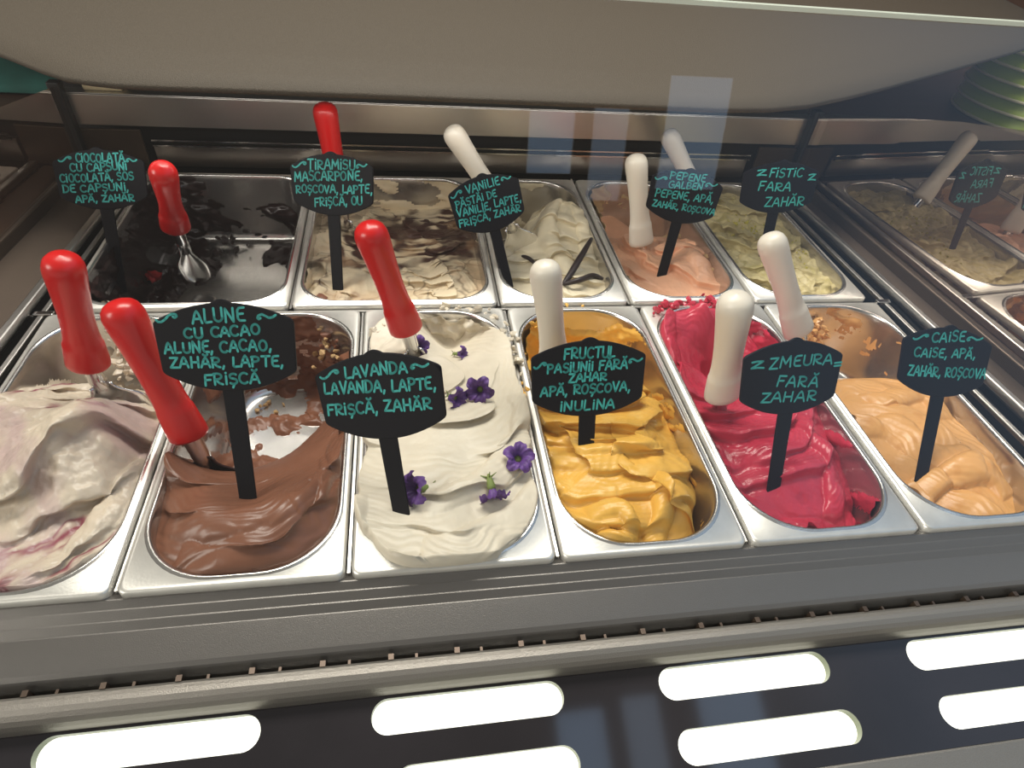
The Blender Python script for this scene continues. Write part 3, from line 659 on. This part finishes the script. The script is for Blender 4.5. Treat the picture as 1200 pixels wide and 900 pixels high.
residue('caise', gm['caise'], .08, .005, lambda X, Y, Z: .62 + .7 * np.exp(-((X - .70) / .03) ** 2 - ((Y - .29) / .06) ** 2), 24, 7, gels['caise'].o)
residue('tiramisu', gm['tiramisu'], .0, .004, lambda X, Y, Z: .75 + .3 * np.exp(-((Y - .68) / .05) ** 2), 20, 8, gels['tiramisu'].o, False)
residue('vanilie', gm['vanilie'], .05, .004, lambda X, Y, Z: .85 + 0 * X, 24, 9, gels['vanilie'].o, False)
residue('pepene', gel_mat('melon_smear', srgb(190, 160, 120), srgb(120, 90, 60), None), .06, .006, lambda X, Y, Z: .62 + .8 * np.exp(-((X - .535) / .04) ** 2 - ((Y - .62) / .06) ** 2), 24, 10, gels['pepene'].o)

# crumbs
def crumbs(name, m, pts, size, parent, seed):
    rs = np.random.RandomState(seed); bm = bmesh.new()
    for x, y, z in pts:
        s = size * (.5 + rs.rand()); r = bmesh.ops.create_icosphere(bm, subdivisions=1, radius=s)
        bmesh.ops.scale(bm, vec=(1, .5 + rs.rand() * .6, .4 + rs.rand() * .5), verts=r['verts'])
        bmesh.ops.rotate(bm, matrix=Matrix.Rotation(rs.rand() * 6.3, 3, Vector(rs.randn(3)).normalized()), verts=r['verts'])
        for v in r['verts']: v.co *= 1 + .7 * (rs.rand() - .5)
        bmesh.ops.translate(bm, vec=(x, y, z), verts=r['verts'])
    o = obj(name, bm, m, parent); o['kind'] = 'stuff'; return o
rs = np.random.RandomState(3)
def wall_pts(n, pxs, zr):
    out = []
    for _ in range(n):
        a, b = pxs[rs.randint(len(pxs))]; z = zr[0] + rs.rand() * (zr[1] - zr[0]); q = at(a + rs.randn() * 12, b + rs.randn() * 12, z); out.append(q)
    return out
def surf_pts(key, n, pxs, sp, z0=-.02, lift=.001):
    out = []
    for _ in range(n):
        a, b = pxs[rs.randint(len(pxs))]; q = at(a + rs.randn() * sp, b + rs.randn() * sp, z0); h = gels[key].h(q[0], q[1]); q = at(a + rs.randn() * sp, b + rs.randn() * sp, h); out.append((q[0], q[1], gels[key].h(q[0], q[1]) + lift))
    return out
crumbs('pistachio_crumbs', M['pist'], surf_pts('fistic', 90, [(895, 275), (915, 290), (935, 300), (860, 268), (880, 262)], 8), .0017, gels['fistic'].o, 1)

def line_pts(n, pxs, sp, z0, z1):
    P = smooth_line([at(a, b, z0) for a, b in pxs], 8); out = []
    for _ in range(n):
        q = P[rs.randint(len(P))]; out.append((q[0] + rs.randn() * sp, q[1] + rs.randn() * sp, z0 + (z1 - z0) * rs.rand()))
    return out
def clump(key, m, name, n, pxs, sp, z0, z1, size, seed): crumbs(name, m, line_pts(n, pxs, sp, z0, z1), size, gels[key].o, seed)
clump('alune', M['choc_flake'], 'chocolate_crumbs', 110, [(372, 384), (392, 410), (400, 440)], .008, -.075, -.012, .0050, 11)
clump('alune', M['nut'], 'hazelnut_crumbs', 30, [(365, 395), (385, 425), (392, 445)], .009, -.065, -.015, .0042, 12)
clump('alune', M['nut'], 'hazelnut_crumbs', 10, [(300, 455), (330, 470), (300, 490)], .010, -.104, -.100, .0035, 13)
clump('lavanda', gm['lavanda'], 'ice_cream_crumbs', 70, [(440, 395), (470, 374), (520, 366), (575, 372), (598, 405), (604, 440)], .0035, -.004, .005, .0042, 14)
clump('fructul', gm['fructul'], 'sorbet_crumbs', 26, [(614, 470), (612, 420), (622, 385), (640, 368), (690, 362)], .003, -.012, .001, .0034, 15)
clump('zmeura', gm['zmeura'], 'sorbet_crumbs', 60, [(764, 372), (775, 366), (795, 361), (825, 358), (838, 364)], .005, -.006, .006, .0046, 16)
clump('zmeura', gm['zmeura'], 'sorbet_crumbs', 34, [(880, 385), (900, 400), (925, 430), (945, 470)], .006, -.05, -.02, .0030, 17)
clump('berry', gm['berry'], 'ice_cream_crumbs', 80, [(134, 398), (144, 415), (158, 445), (165, 480)], .008, -.06, -.008, .0050, 18)
clump('caise', gm['caise'], 'sorbet_crumbs', 34, [(1035, 400), (1042, 430), (1050, 445)], .006, -.075, -.05, .0055, 19)
clump('caise', gm['caise'], 'sorbet_crumbs', 20, [(952, 388), (958, 400)], .005, -.035, -.012, .0050, 20)
clump('ciocolata', M['dark_flake'], 'chocolate_crumbs', 60, [(300, 225), (325, 260), (305, 270), (260, 300)], .014, -.112, -.09, .0055, 21)
clump('ciocolata', mat('strawberry_sauce', srgb(150, 30, 32), .2), 'strawberry_sauce_drops', 12, [(160, 322), (175, 326)], .005, -.082, -.076, .0075, 22)

# ------------------------------------------------------------------ spatulas
def frame(a, side):
    a = np.array(a, float); a /= np.linalg.norm(a); s = np.array(side, float); s -= a * (s @ a); s /= np.linalg.norm(s); return a, s, np.cross(a, s)
PROF = [(0, .0150), (.02, .0164), (.06, .0164), (.20, .0152), (.235, .0148), (.245, .0141), (.32, .0131), (.42, .0127), (.52, .0128), (.64, .0134), (.76, .0142), (.86, .0150), (.91, .0148), (.95, .0132), (.975, .0105), (.992, .0060), (1.0, 0.0)]
def spatula(col, B, T, tip, label, dia=.030, blade_col='chrome', side=None, wideend=1.0, bw=1.0, flare=1.0):
    B, T = np.array(B), np.array(T); a, s, n = frame(T - B, side if side is not None else (1, .15, 0)); L = np.linalg.norm(T - B)
    o = empty('gelato_spatula', tuple(B)); tag(o, label, 'spatula', 'red handled spatulas' if col == 'red' else 'white handled spatulas')
    V = []; F = []; N = 24; k = dia / .030
    for t, r in PROF:
        fl = 1 - sstep(t, .2, .5); wx = 1 + (.08 * wideend) * fl; wn_ = 1 - .22 * fl; r = r * (1 - (1 - flare) * fl)
        for j in range(N):
            ang = 2 * math.pi * j / N; V.append(B + a * L * t + (s * math.cos(ang) * wx + n * math.sin(ang) * wn_) * r * k)
    for i in range(len(PROF) - 1):
        for j in range(N): F.append((i * N + j, i * N + (j + 1) % N, (i + 1) * N + (j + 1) % N, (i + 1) * N + j))
    F.append(tuple(range(N))[::-1])
    pymesh('handle', V, F, M[col], o).data.validate()
    tip = np.array(tip); b, s2, n2 = frame(tip - B, s); Lb = np.linalg.norm(tip - B)
    bm = bmesh.new(); add_tube(bm, [B + a * .012, B, B + b * Lb * .16 - a * .006, B + b * Lb * .40], [.0085, .0085, .0080, .0075], 14); obj('shank', bm, M['chrome'], o, True)
    V = []; F = []; R = 16; C = 9
    for i in range(R):
        t = i / (R - 1); w = .010 + .020 * sstep(np.array(t), .05, .55); w = float(w) * (math.sqrt(max(0, 1 - ((t - .75) / .25) ** 2)) * .6 + .4 if t > .75 else 1) * bw
        for j in range(C):
            u = -1 + 2 * j / (C - 1); V.append(B + b * Lb * (.30 + .70 * t) + s2 * u * w + n2 * (.010 * u * u * (1 - t * .6) - .004))
    for i in range(R - 1):
        for j in range(C - 1): F.append((i * C + j, i * C + j + 1, (i + 1) * C + j + 1, (i + 1) * C + j))
    bl = pymesh('blade', V, F, M[blade_col], o); sm = bl.modifiers.new('thick', 'SOLIDIFY'); sm.thickness = .0018; sm.offset = 0
    return o
M['choc_blade'] = mat('chocolate_coated_blade', srgb(58, 34, 28), .3, .4, vary=.3, vscale=90, bump=.6, bscale=120)
spatula('red', (-.083, .237, .020), (-.055, .223, .151), at(150, 497, -.045), 'red spatula standing in the berry ice cream at the far left', .032)
spatula('red', (.026, .146, .010), (-.004, .176, .139), (.046, .128, -.07), 'red spatula leaning before the pan corner left of the hazelnut chocolate sign', .0325, 'choc_blade', flare=.90)
spatula('red', (-.066, .502, .020), (-.035, .433, .132), at(234, 330, -.095), 'red spatula with curved steel blade in the nearly empty dark chocolate pan', .030, bw=.62)
spatula('red', (.135, .575, .022), (.1236, .5985, .149), (.140, .560, -.07), 'red spatula rising behind the tiramisu sign', .032)
spatula('red', (.221, .269, .030), (.189, .260, .161), (.240, .262, -.05), 'red spatula standing in the white lavender ice cream', .032, flare=.95)
spatula('white', (.360, .540, .030), (.283, .556, .138), (.400, .530, -.05), 'white spatula leaning out from behind the vanilla sign', .030)
spatula('white', (.575, .532, -.020), (.543, .555, .109), (.585, .522, -.085), 'white spatula standing upright at the left side of the melon sorbet', .032)
spatula('white', (.702, .621, .000), (.624, .657, .104), (.735, .605, -.06), 'short-looking white spatula farthest back, behind the melon sign', .030)
spatula('white', (.373, .201, .020), (.346, .210, .152), (.378, .20, -.07), 'white spatula behind the passion fruit sign in yellow sorbet', .030)
spatula('white', (.549, .171, .010), (.519, .170, .142), (.556, .170, -.07), 'thick white spatula stuck in the raspberry red sorbet', .034)
spatula('white', (.681, .262, .020), (.614, .296, .132), (.718, .245, -.07), 'white spatula leaning from the apricot pan towards the pistachio pan', .032)

# ------------------------------------------------------------------ signs
def arc(cx, cy, rx, ry, a0, a1, n=10):
    return [(cx + rx * math.cos(rad(a0 + (a1 - a0) * k / n)), cy + ry * math.sin(rad(a0 + (a1 - a0) * k / n))) for k in range(n + 1)]
GL = {
 'A': (.68, [[(.0, 0), (.22, .8), (.34, 1), (.46, .8), (.66, 0)], [(.10, .36), (.58, .36)]]),
 'B': (.6, [[(.05, 0), (.05, 1)], [(.05, 1)] + arc(.25, .76, .27, .24, 90, -90) + [(.05, .5)] + arc(.28, .25, .32, .25, 90, -90) + [(.05, 0)]]),
 'C': (.62, [arc(.36, .5, .34, .5, 50, 310, 16)]),
 'D': (.64, [[(.06, 0), (.06, 1)], [(.02, 1)] + arc(.2, .5, .42, .5, 90, -90, 14) + [(.02, 0)]]),
 'E': (.56, [[(.54, 1), (.2, .98), (.08, .8), (.07, .2), (.18, .02), (.54, 0)], [(.08, .52), (.44, .54)]]),
 'F': (.56, [[(.05, 0), (.08, 1), (.56, 1)], [(.06, .52), (.44, .54)]]),
 'G': (.66, [arc(.36, .5, .34, .5, 55, 360, 16) + [(.4, .46)]]),
 'H': (.64, [[(.06, 0), (.06, 1)], [(.58, 0), (.58, 1)], [(.06, .5), (.58, .5)]]),
 'i': (.18, [[(.09, 0), (.09, .72)], [(.085, .98), (.095, 1.0)]]),
 'I': (.18, [[(.09, 0), (.09, 1)]]),
 'L': (.52, [[(.08, 1), (.05, .12), (.12, 0), (.5, .04)]]),
 'M': (.8, [[(.04, 0), (.1, 1), (.4, .3), (.7, 1), (.76, 0)]]),
 'N': (.66, [[(.05, 0), (.07, 1), (.58, 0), (.6, 1)]]),
 'O': (.66, [arc(.33, .5, .30, .5, 90, 450, 20)]),
 'P': (.58, [[(.06, 0), (.06, 1)], [(.0, .96)] + arc(.24, .74, .32, .26, 90, -100) + [(.06, .47)]]),
 'R': (.64, [[(.06, 0), (.06, 1)], [(.0, .96)] + arc(.24, .74, .32, .26, 90, -90) + [(.12, .48), (.4, .1), (.62, .02)]]),
 'S': (.56, [arc(.29, .76, .25, .24, 40, 230, 10) + arc(.27, .26, .27, .26, 70, -140, 12)]),
 'T': (.62, [[(.0, .98), (.62, 1.0)], [(.32, 1), (.3, 0)]]),
 'U': (.64, [[(.05, 1), (.05, .35)] + arc(.32, .3, .27, .3, 180, 350, 10) + [(.59, 1)]]),
 'V': (.62, [[(.02, 1), (.3, 0), (.6, 1)]]),
 'Z': (.62, [[(.04, 1), (.58, 1), (.04, .02), (.6, 0)]]),
 'z': (.7, [[(.04, .9), (.3, 1), (.62, .95), (.04, .05), (.35, .1), (.7, 0)]]),
 ',': (.2, [[(.12, .08), (.04, -.22)]]), '=': (.6, [[(.05, .7), (.55, .75)], [(.05, .3), (.55, .35)]]),
 '~': (1.6, [[(.0, .45), (.12, .2), (.35, .12), (.65, .35), (.95, .75), (1.25, .9), (1.5, .75), (1.52, .5), (1.35, .38), (1.25, .55)]]),
 '^': (1.6, [[(.3, .35), (.15, .2), (.05, .4), (.15, .75), (.45, .9), (.75, .6), (1.0, .3), (1.3, .35), (1.58, .65)]]),
 ' ': (.3, []),
}
GL['Ă'] = (GL['A'][0], GL['A'][1] + [arc(.36, 1.34, .16, .14, 190, 350, 6)])
GL['Ș'] = (GL['S'][0], GL['S'][1] + [[(.3, -.12), (.22, -.34)]])

def rotvec(w):
    t = math.sqrt(sum(v * v for v in w)); return np.array(Matrix.Rotation(t, 3, Vector(w)))
WS = .11
B0 = np.array([[1, 0, 0], [0, 0, -1], [0, 1, 0.]])
SIGN = {
 'ciocolata': (-0.1461, 0.5306, 0.0692, -0.4800, -0.0444, -0.1084, 1.2164), 'tiramisu': (0.1371, 0.4668, 0.0977, -0.4395, -0.0783, -0.4081, 1.1007),
 'vanilie': (0.3302, 0.4743, 0.0726, -0.5496, -0.1273, 0.5006, 0.9703), 'pepene': (0.6021, 0.4918, 0.0763, -0.3088, 0.1610, 0.0689, 0.9850),
 'fistic': (0.7476, 0.5079, 0.0842, -0.2408, -0.0436, -0.0835, 0.9414), 'alune': (0.0818, 0.1362, 0.1203, -0.4844, -0.0653, -0.1590, 1.1785),
 'lavanda': (0.1991, 0.0996, 0.0962, -0.5341, -0.2356, -0.3612, 1.0016), 'fructul': (0.3846, 0.1375, 0.0727, -0.5320, 0.0263, 0.0627, 1.0596),
 'zmeura': (0.5730, 0.1186, 0.0826, -0.4810, 0.0576, 0.1244, 1.1559), 'caise': (0.7578, 0.1421, 0.0742, -0.5854, 0.1194, 0.0287, 1.2422),
}
# crop scale and origin, then lines: text, left baseline, right baseline, cap height (all in crop pixels)
TEXT = {
 'ciocolata': (8, 40, 160, [('~', 235, 245, 358, 225, 45), ('CiOCOLATĂ', 395, 240, 850, 235, 80), ('^', 865, 245, 965, 245, 45), ('CU CAPSUNi', 345, 330, 875, 312, 75), ('CiOCOLATĂ, SOS', 250, 430, 935, 405, 72), ('DE CAPȘUNi,', 275, 525, 890, 505, 70), ('APĂ, ZAHĂR', 395, 618, 940, 602, 62)]),
 'tiramisu': (9, 330, 160, [('~', 120, 335, 270, 315, 60), ('TiRAMiSU', 282, 340, 775, 350, 105), ('^', 790, 345, 905, 325, 55), ('MASCARPONE,', 140, 470, 855, 460, 98), ('ROȘCOVA, LAPTE,', 155, 590, 955, 600, 84), ('FRiȘCĂ, OU', 350, 735, 855, 718, 90)]),
 'vanilie': (10, 510, 190, [('~', 195, 440, 325, 375, 65), ('VANiLIE', 370, 375, 755, 255, 95), ('^', 775, 230, 890, 200, 55), ('PĂSTĂi DE', 245, 545, 720, 400, 85), ('VANiLIE, LAPTE,', 265, 645, 1005, 455, 90), ('FRiȘCĂ, ZAHĂR', 285, 765, 1000, 570, 82)]),
 'pepene': (5, 740, 180, [('~', 135, 150, 205, 160, 28), ('PEPENE', 222, 145, 430, 168, 42), ('GALBEN', 215, 200, 412, 212, 40), ('^', 430, 200, 500, 200, 30), ('PEPENE, APĂ,', 135, 248, 475, 290, 42), ('ZAHĂR, ROȘCOVA', 118, 305, 482, 360, 34)]),
 'fistic': (5, 740, 180, [('z', 735, 130, 792, 126, 32), ('FiSTiC', 805, 138, 998, 134, 52), ('z', 1030, 157, 1076, 154, 34), ('FARA', 740, 217, 928, 218, 50), ('ZAHĂR', 775, 312, 1005, 300, 52)]),
 'alune': (6.316, 170, 340, [('~', 88, 250, 250, 225, 60), ('ALUNE', 355, 245, 740, 222, 100), ('^', 830, 225, 972, 215, 50), ('CU CACAO', 295, 358, 855, 325, 75), ('ALUNE, CACAO,', 150, 468, 935, 445, 80), ('ZAHĂR, LAPTE,', 190, 575, 1025, 560, 76), ('FRiȘCĂ', 445, 702, 850, 685, 82)]),
 'lavanda': (6.667, 360, 400, [('~', 110, 305, 258, 265, 62), ('LAVANDA', 300, 288, 785, 238, 88), ('^', 810, 225, 952, 205, 45), ('LAVANDA, LAPTE,', 140, 412, 1005, 372, 88), ('FRiȘCĂ, ZAHĂR', 165, 580, 972, 525, 84)]),
 'fructul': (7.5, 610, 380, [('FRUCTUL', 380, 308, 830, 282, 92), ('~', 122, 400, 232, 375, 50), ('PASiUNii FĂRĂ', 235, 432, 935, 385, 82), ('^', 950, 350, 1070, 330, 50), ('ZAHAR', 420, 507, 752, 490, 72), ('APĂ, ROȘCOVA,', 175, 635, 962, 578, 80), ('iNULiNA', 345, 762, 822, 732, 84)]),
 'zmeura': (7.5, 850, 380, [('z', 222, 395, 338, 385, 62), ('ZMEURA', 380, 392, 935, 340, 88), ('=', 945, 385, 1015, 380, 70), ('FARĂ', 450, 540, 800, 550, 88), ('ZAHAR', 300, 688, 785, 668, 86)]),
 'caise': (8.18, 1040, 370, [('~', 245, 235, 395, 215, 48), ('CAiSE', 420, 248, 735, 245, 92), ('^', 755, 248, 908, 245, 50), ('CAiSE, APĂ,', 250, 392, 835, 405, 85), ('ZAHĂR, ROȘCOVA', 185, 570, 930, 602, 90)]),
}
LABEL = {'ciocolata': 'black sign reading CIOCOLATĂ CU CAPSUNI over the nearly empty dark chocolate pan', 'tiramisu': 'black sign reading TIRAMISU in the cocoa-swirled cream',
 'vanilie': 'tilted black sign reading VANILIE in the vanilla ice cream', 'pepene': 'black sign reading PEPENE GALBEN in the melon sorbet', 'fistic': 'black sign reading FISTIC in the pistachio ice cream',
 'alune': 'black sign reading ALUNE CU CACAO in the brown chocolate ice cream', 'lavanda': 'black sign reading LAVANDA in the white ice cream', 'fructul': 'black sign reading FRUCTUL PASIUNII in the yellow sorbet',
 'zmeura': 'black sign reading ZMEURA in the raspberry red sorbet', 'caise': 'black sign reading CAISE in the apricot sorbet at right'}
def board_outline():
    half = []
    for x in np.linspace(.072, .475, 16): half.append((x, .322 - .128 * (x / .5) ** 2))
    half += [(.488, .196), (.497, .186), (.5, .17)]
    half += [(.486, -.15), (.482, -.172), (.468, -.190)]
    for x in np.linspace(.44, .0, 14): half.append((x, -.322 + .125 * (x / .46) ** 2))
    bump = [(x, .322 + .026 * math.cos(x / .072 * math.pi / 2)) for x in (0, .02, .04, .055, .066)]
    right = bump + half
    return right + [(-x, y) for x, y in right[::-1] if abs(x) > 1e-6]
OUTL = board_outline()
def make_sign(key):
    q = SIGN[key]; c = np.array(q[:3]); Rm = rotvec(q[3:6]) @ B0; s = q[6]
    W = lambda u, v, w=0.0: c + Rm @ np.array([u * WS, v * WS, w])
    o = empty('flavour_sign', tuple(W(0, -s))); tag(o, LABEL[key], 'sign', 'flavour signs')
    n = len(OUTL); V = [W(u, v, .0) for u, v in OUTL] + [W(u, v, -.003) for u, v in OUTL]
    F = [tuple(range(n))[::-1], tuple(range(n, 2 * n))] + [(i, (i + 1) % n, n + (i + 1) % n, n + i) for i in range(n)]
    b = pymesh('board', V, F, M['sign'], o, False)
    bv = b.modifiers.new('bevel', 'BEVEL'); bv.width = .0009; bv.segments = 2; bv.limit_method = 'ANGLE'; bv.angle_limit = rad(40)
    bm = bmesh.new(); e = s + .05
    vs = [bm.verts.new(W(u, v, w)) for w in (-.0006, -.0028) for u, v in ((-.075, -.28), (.075, -.28), (.066, -e), (-.066, -e))]
    for f in ((0, 1, 2, 3), (7, 6, 5, 4), (0, 4, 5, 1), (1, 5, 6, 2), (2, 6, 7, 3), (3, 7, 4, 0)): bm.faces.new([vs[i] for i in f])
    obj('stick', bm, M['sign'], o, bevel=.0006)
    # lettering
    nrm = Rm @ np.array([0, 0, 1.0]); sc_, ox, oy, lines = TEXT[key]; Vt = []; Ft = []
    def uv(px, py):
        d = ray(ox + px / sc_, oy + py / sc_); t = np.dot(c - CAM, nrm) / np.dot(d, nrm); h = CAM + d * t - c
        return np.array([(Rm[:, 0] @ h), (Rm[:, 1] @ h)])
    rr = .00092; rs = np.random.RandomState(sum(map(ord, key)))
    def dab(a, b):
        d = b - a; L = np.linalg.norm(d); d = d / L if L > 1e-9 else np.array([1., 0]); nn = np.array([-d[1], d[0]]); k0 = len(Vt); pts = []
        for k in range(7): al = math.pi / 2 + math.pi * k / 6; pts.append(a + rr * (d * math.cos(al) + nn * math.sin(al)))
        for k in range(7): al = -math.pi / 2 + math.pi * k / 6; pts.append(b + rr * (d * math.cos(al) + nn * math.sin(al)))
        Vt.extend([c + Rm[:, 0] * p_[0] + Rm[:, 1] * p_[1] + nrm * .00035 for p_ in pts]); Ft.append(tuple(range(k0, k0 + 14)))
    for text, xa, ya, xb, yb, h in lines:
        A, Bq = uv(xa, ya), uv(xb, yb); up_ = uv((xa + xb) / 2, (ya + yb) / 2 - h) - (A + Bq) / 2; wid = np.linalg.norm(Bq - A); ax = (Bq - A) / wid
        nat = sum(GL[ch][0] + .14 for ch in text) - .14; sx_ = wid / nat; x = 0.0; hv = np.array([-ax[1], ax[0]]) * np.linalg.norm(up_) * .96 + ax * np.linalg.norm(up_) * .06
        for ch in text:
            w, st = GL[ch]; jx, jy, js = rs.randn() * .02, rs.randn() * .03, 1 + rs.randn() * .04
            for pl in st:
                P = [A + ax * sx_ * (x + u + jx) + hv * (v * js + jy) for u, v in pl]
                for a_, b_ in zip(P, P[1:]): dab(a_, b_)
            x += w + .14
    pymesh('chalk_lettering', Vt, Ft, M['ink'], o, False)['label'] = 'teal handwritten lettering'
for k in SIGN: make_sign(k)

# ------------------------------------------------------------------ flowers on the white ice cream
def flower(px, py, size, yaw, tilt, label):
    q = at(px, py, .012); z = gels['lavanda'].h(q[0], q[1]); q = at(px, py, z + .004)
    z = gels['lavanda'].h(q[0], q[1]) + size * .28
    o = empty('violet_flower', (q[0], q[1], z)); tag(o, label, 'flower', 'violet flowers on the white ice cream')
    R_ = np.array(Matrix.Rotation(rad(yaw), 3, 'Z') @ Matrix.Rotation(rad(tilt), 3, 'X')); o0 = np.array([q[0], q[1], z])
    V = []; F = []; N = 50; Rr = 9
    for i in range(Rr):
        t = i / (Rr - 1)
        for j in range(N):
            a = 2 * math.pi * j / N; lobe = .5 + .5 * math.cos(5 * a); rad_ = size * (.10 + .50 * t ** 1.3 * (.62 + .38 * lobe ** .5)); hgt = size * (.62 * t ** .6 - .34 * t ** 4 * (.4 + .6 * lobe) + .06 * t * math.sin(15 * a + i)) 
            V.append(o0 + R_ @ np.array([rad_ * math.cos(a), rad_ * math.sin(a), hgt - size * .2]))
    for i in range(Rr - 1):
        for j in range(N): F.append((i * N + j, i * N + (j + 1) % N, (i + 1) * N + (j + 1) % N, (i + 1) * N + j))
    pymesh('petals', V, F, M['petal'], o)
    bm = bmesh.new(); add_tube(bm, [o0 + R_ @ np.array([0, 0, -size * k]) for k in (.05, .2, .45, .62)], [size * .12, size * .15, size * .10, size * .04], 10)
    for j in range(4):
        a = j * 1.57; add_tube(bm, [o0 + R_ @ np.array([size * .05 * math.cos(a), size * .05 * math.sin(a), -size * .5]), o0 + R_ @ np.array([size * .28 * math.cos(a), size * .28 * math.sin(a), -size * .62])], [size * .035, size * .012], 6)
    obj('calyx', bm, M['calyx'], o, True)
flower(607, 540, .026, 10, 25, 'violet flower facing up at the right rim of the white ice cream')
flower(577, 579, .026, 10, 115, 'violet flower lying face down nearest the front of the white ice cream')
flower(562, 461, .026, -20, 60, 'violet flower right of its twin in the middle of the white ice cream')
flower(534, 469, .021, 40, 70, 'violet flower left of its twin in the middle of the white ice cream')
flower(540, 411, .017, 60, 70, 'small violet flower lying behind the top right corner of the LAVANDA sign')
flower(489, 573, .027, -60, 60, 'violet flower half hidden by the stick of the LAVANDA sign')
flower(490, 408, .022, 20, 60, 'violet flower lying against the foot of the red spatula in white ice cream')

# vanilla pods
def pod(pts, r, label):
    P = []
    for a, b, lift in pts:
        q = at(a, b, -.015); z = gels['vanilie'].h(q[0], q[1]); q = at(a, b, z + lift); P.append((q[0], q[1], q[2]))
    P = smooth_line(P, 6); n = len(P); bm = bmesh.new(); add_tube(bm, P, [r * (.35 + .65 * math.sin(math.pi * min(1, .12 + .8 * i / (n - 1)))) for i in range(n)], 10)
    tag(obj('vanilla_pod', bm, M['pod'], None, True), label, 'vanilla pod', 'vanilla pods')
pod([(693, 280, .012), (680, 302, .010), (668, 322, .007), (660, 333, .004)], .0048, 'dark vanilla pod pointing up at the right of the vanilla ice cream')
pod([(660, 333, .004), (680, 328, .006), (695, 323, .006), (707, 327, .004)], .0040, 'dark curved vanilla pod lying along the front of the vanilla ice cream')
pod([(612, 300, .004), (620, 303, .006), (628, 310, .003)], .0030, 'short dark vanilla pod tip left of the white spatula top')

# stack of green bowls beyond the right glass
def bowl(x, y, z, r, label):
    o = empty('green_bowl', (x, y, z)); tag(o, label, 'bowl', 'stacked green bowls')
    bm = bmesh.new(); N = 40; pr = [(r, .003), (r * .985, .010), (r * .95, .030), (r * .86, .042), (r * .5, .047), (0.001, .047)]
    rings = [[bm.verts.new((x + q * math.cos(2 * math.pi * k / N), y + q * math.sin(2 * math.pi * k / N), z + h)) for k in range(N)] for q, h in pr]
    for A, B in zip(rings, rings[1:]):
        for k in range(N): bm.faces.new((A[k], A[(k + 1) % N], B[(k + 1) % N], B[k]))
    obj('bowl_body', bm, M['bowl'], o, True)
    bm = bmesh.new(); pts = [(x + r * math.cos(2 * math.pi * k / N), y + r * math.sin(2 * math.pi * k / N), z + .004) for k in range(N + 1)]; add_tube(bm, pts, .0035, 8); obj('bowl_rim', bm, M['bowl_rim'], o, True)
names = ['lowest', 'second lowest', 'third from the bottom', 'fourth from the bottom', 'fifth from the bottom', 'sixth from the bottom']
bc = at(1200, 138, -.02)
for i, nm in enumerate(names): bowl(float(bc[0]), float(bc[1]), -.019 + i * .030, .17, nm + ' green bowl in the upturned stack beyond the right glass')

# cloths beyond the left glass
def cloth(px, py, w, d, h, m, label):
    c = at(px, py, -.015); bm = bmesh.new(); bmesh.ops.create_grid(bm, x_segments=40, y_segments=30, size=.5)
    for v in bm.verts:
        x, y = v.co.x, v.co.y
        v.co.z = h * max(0, (1 - (2 * x) ** 4) * (1 - (2 * y) ** 4)) * (.8 + .2 * math.sin(x * 14 + 3 * math.sin(y * 9))) - .004
        v.co.x *= w; v.co.y *= d
    bmesh.ops.translate(bm, vec=(c[0], c[1], -.012), verts=bm.verts)
    o = obj('folded_cloth', bm, m, None, True); so = o.modifiers.new('thick', 'SOLIDIFY'); so.thickness = .005
    tag(o, label, 'cloth')
cloth(-5, 76, .42, .30, .07, M['teal'], 'teal cloth lying on the counter beyond the left glass')
cloth(38, 92, .22, .12, .03, M['navy'], 'dark blue cloth lying in front of the teal cloth at far left')
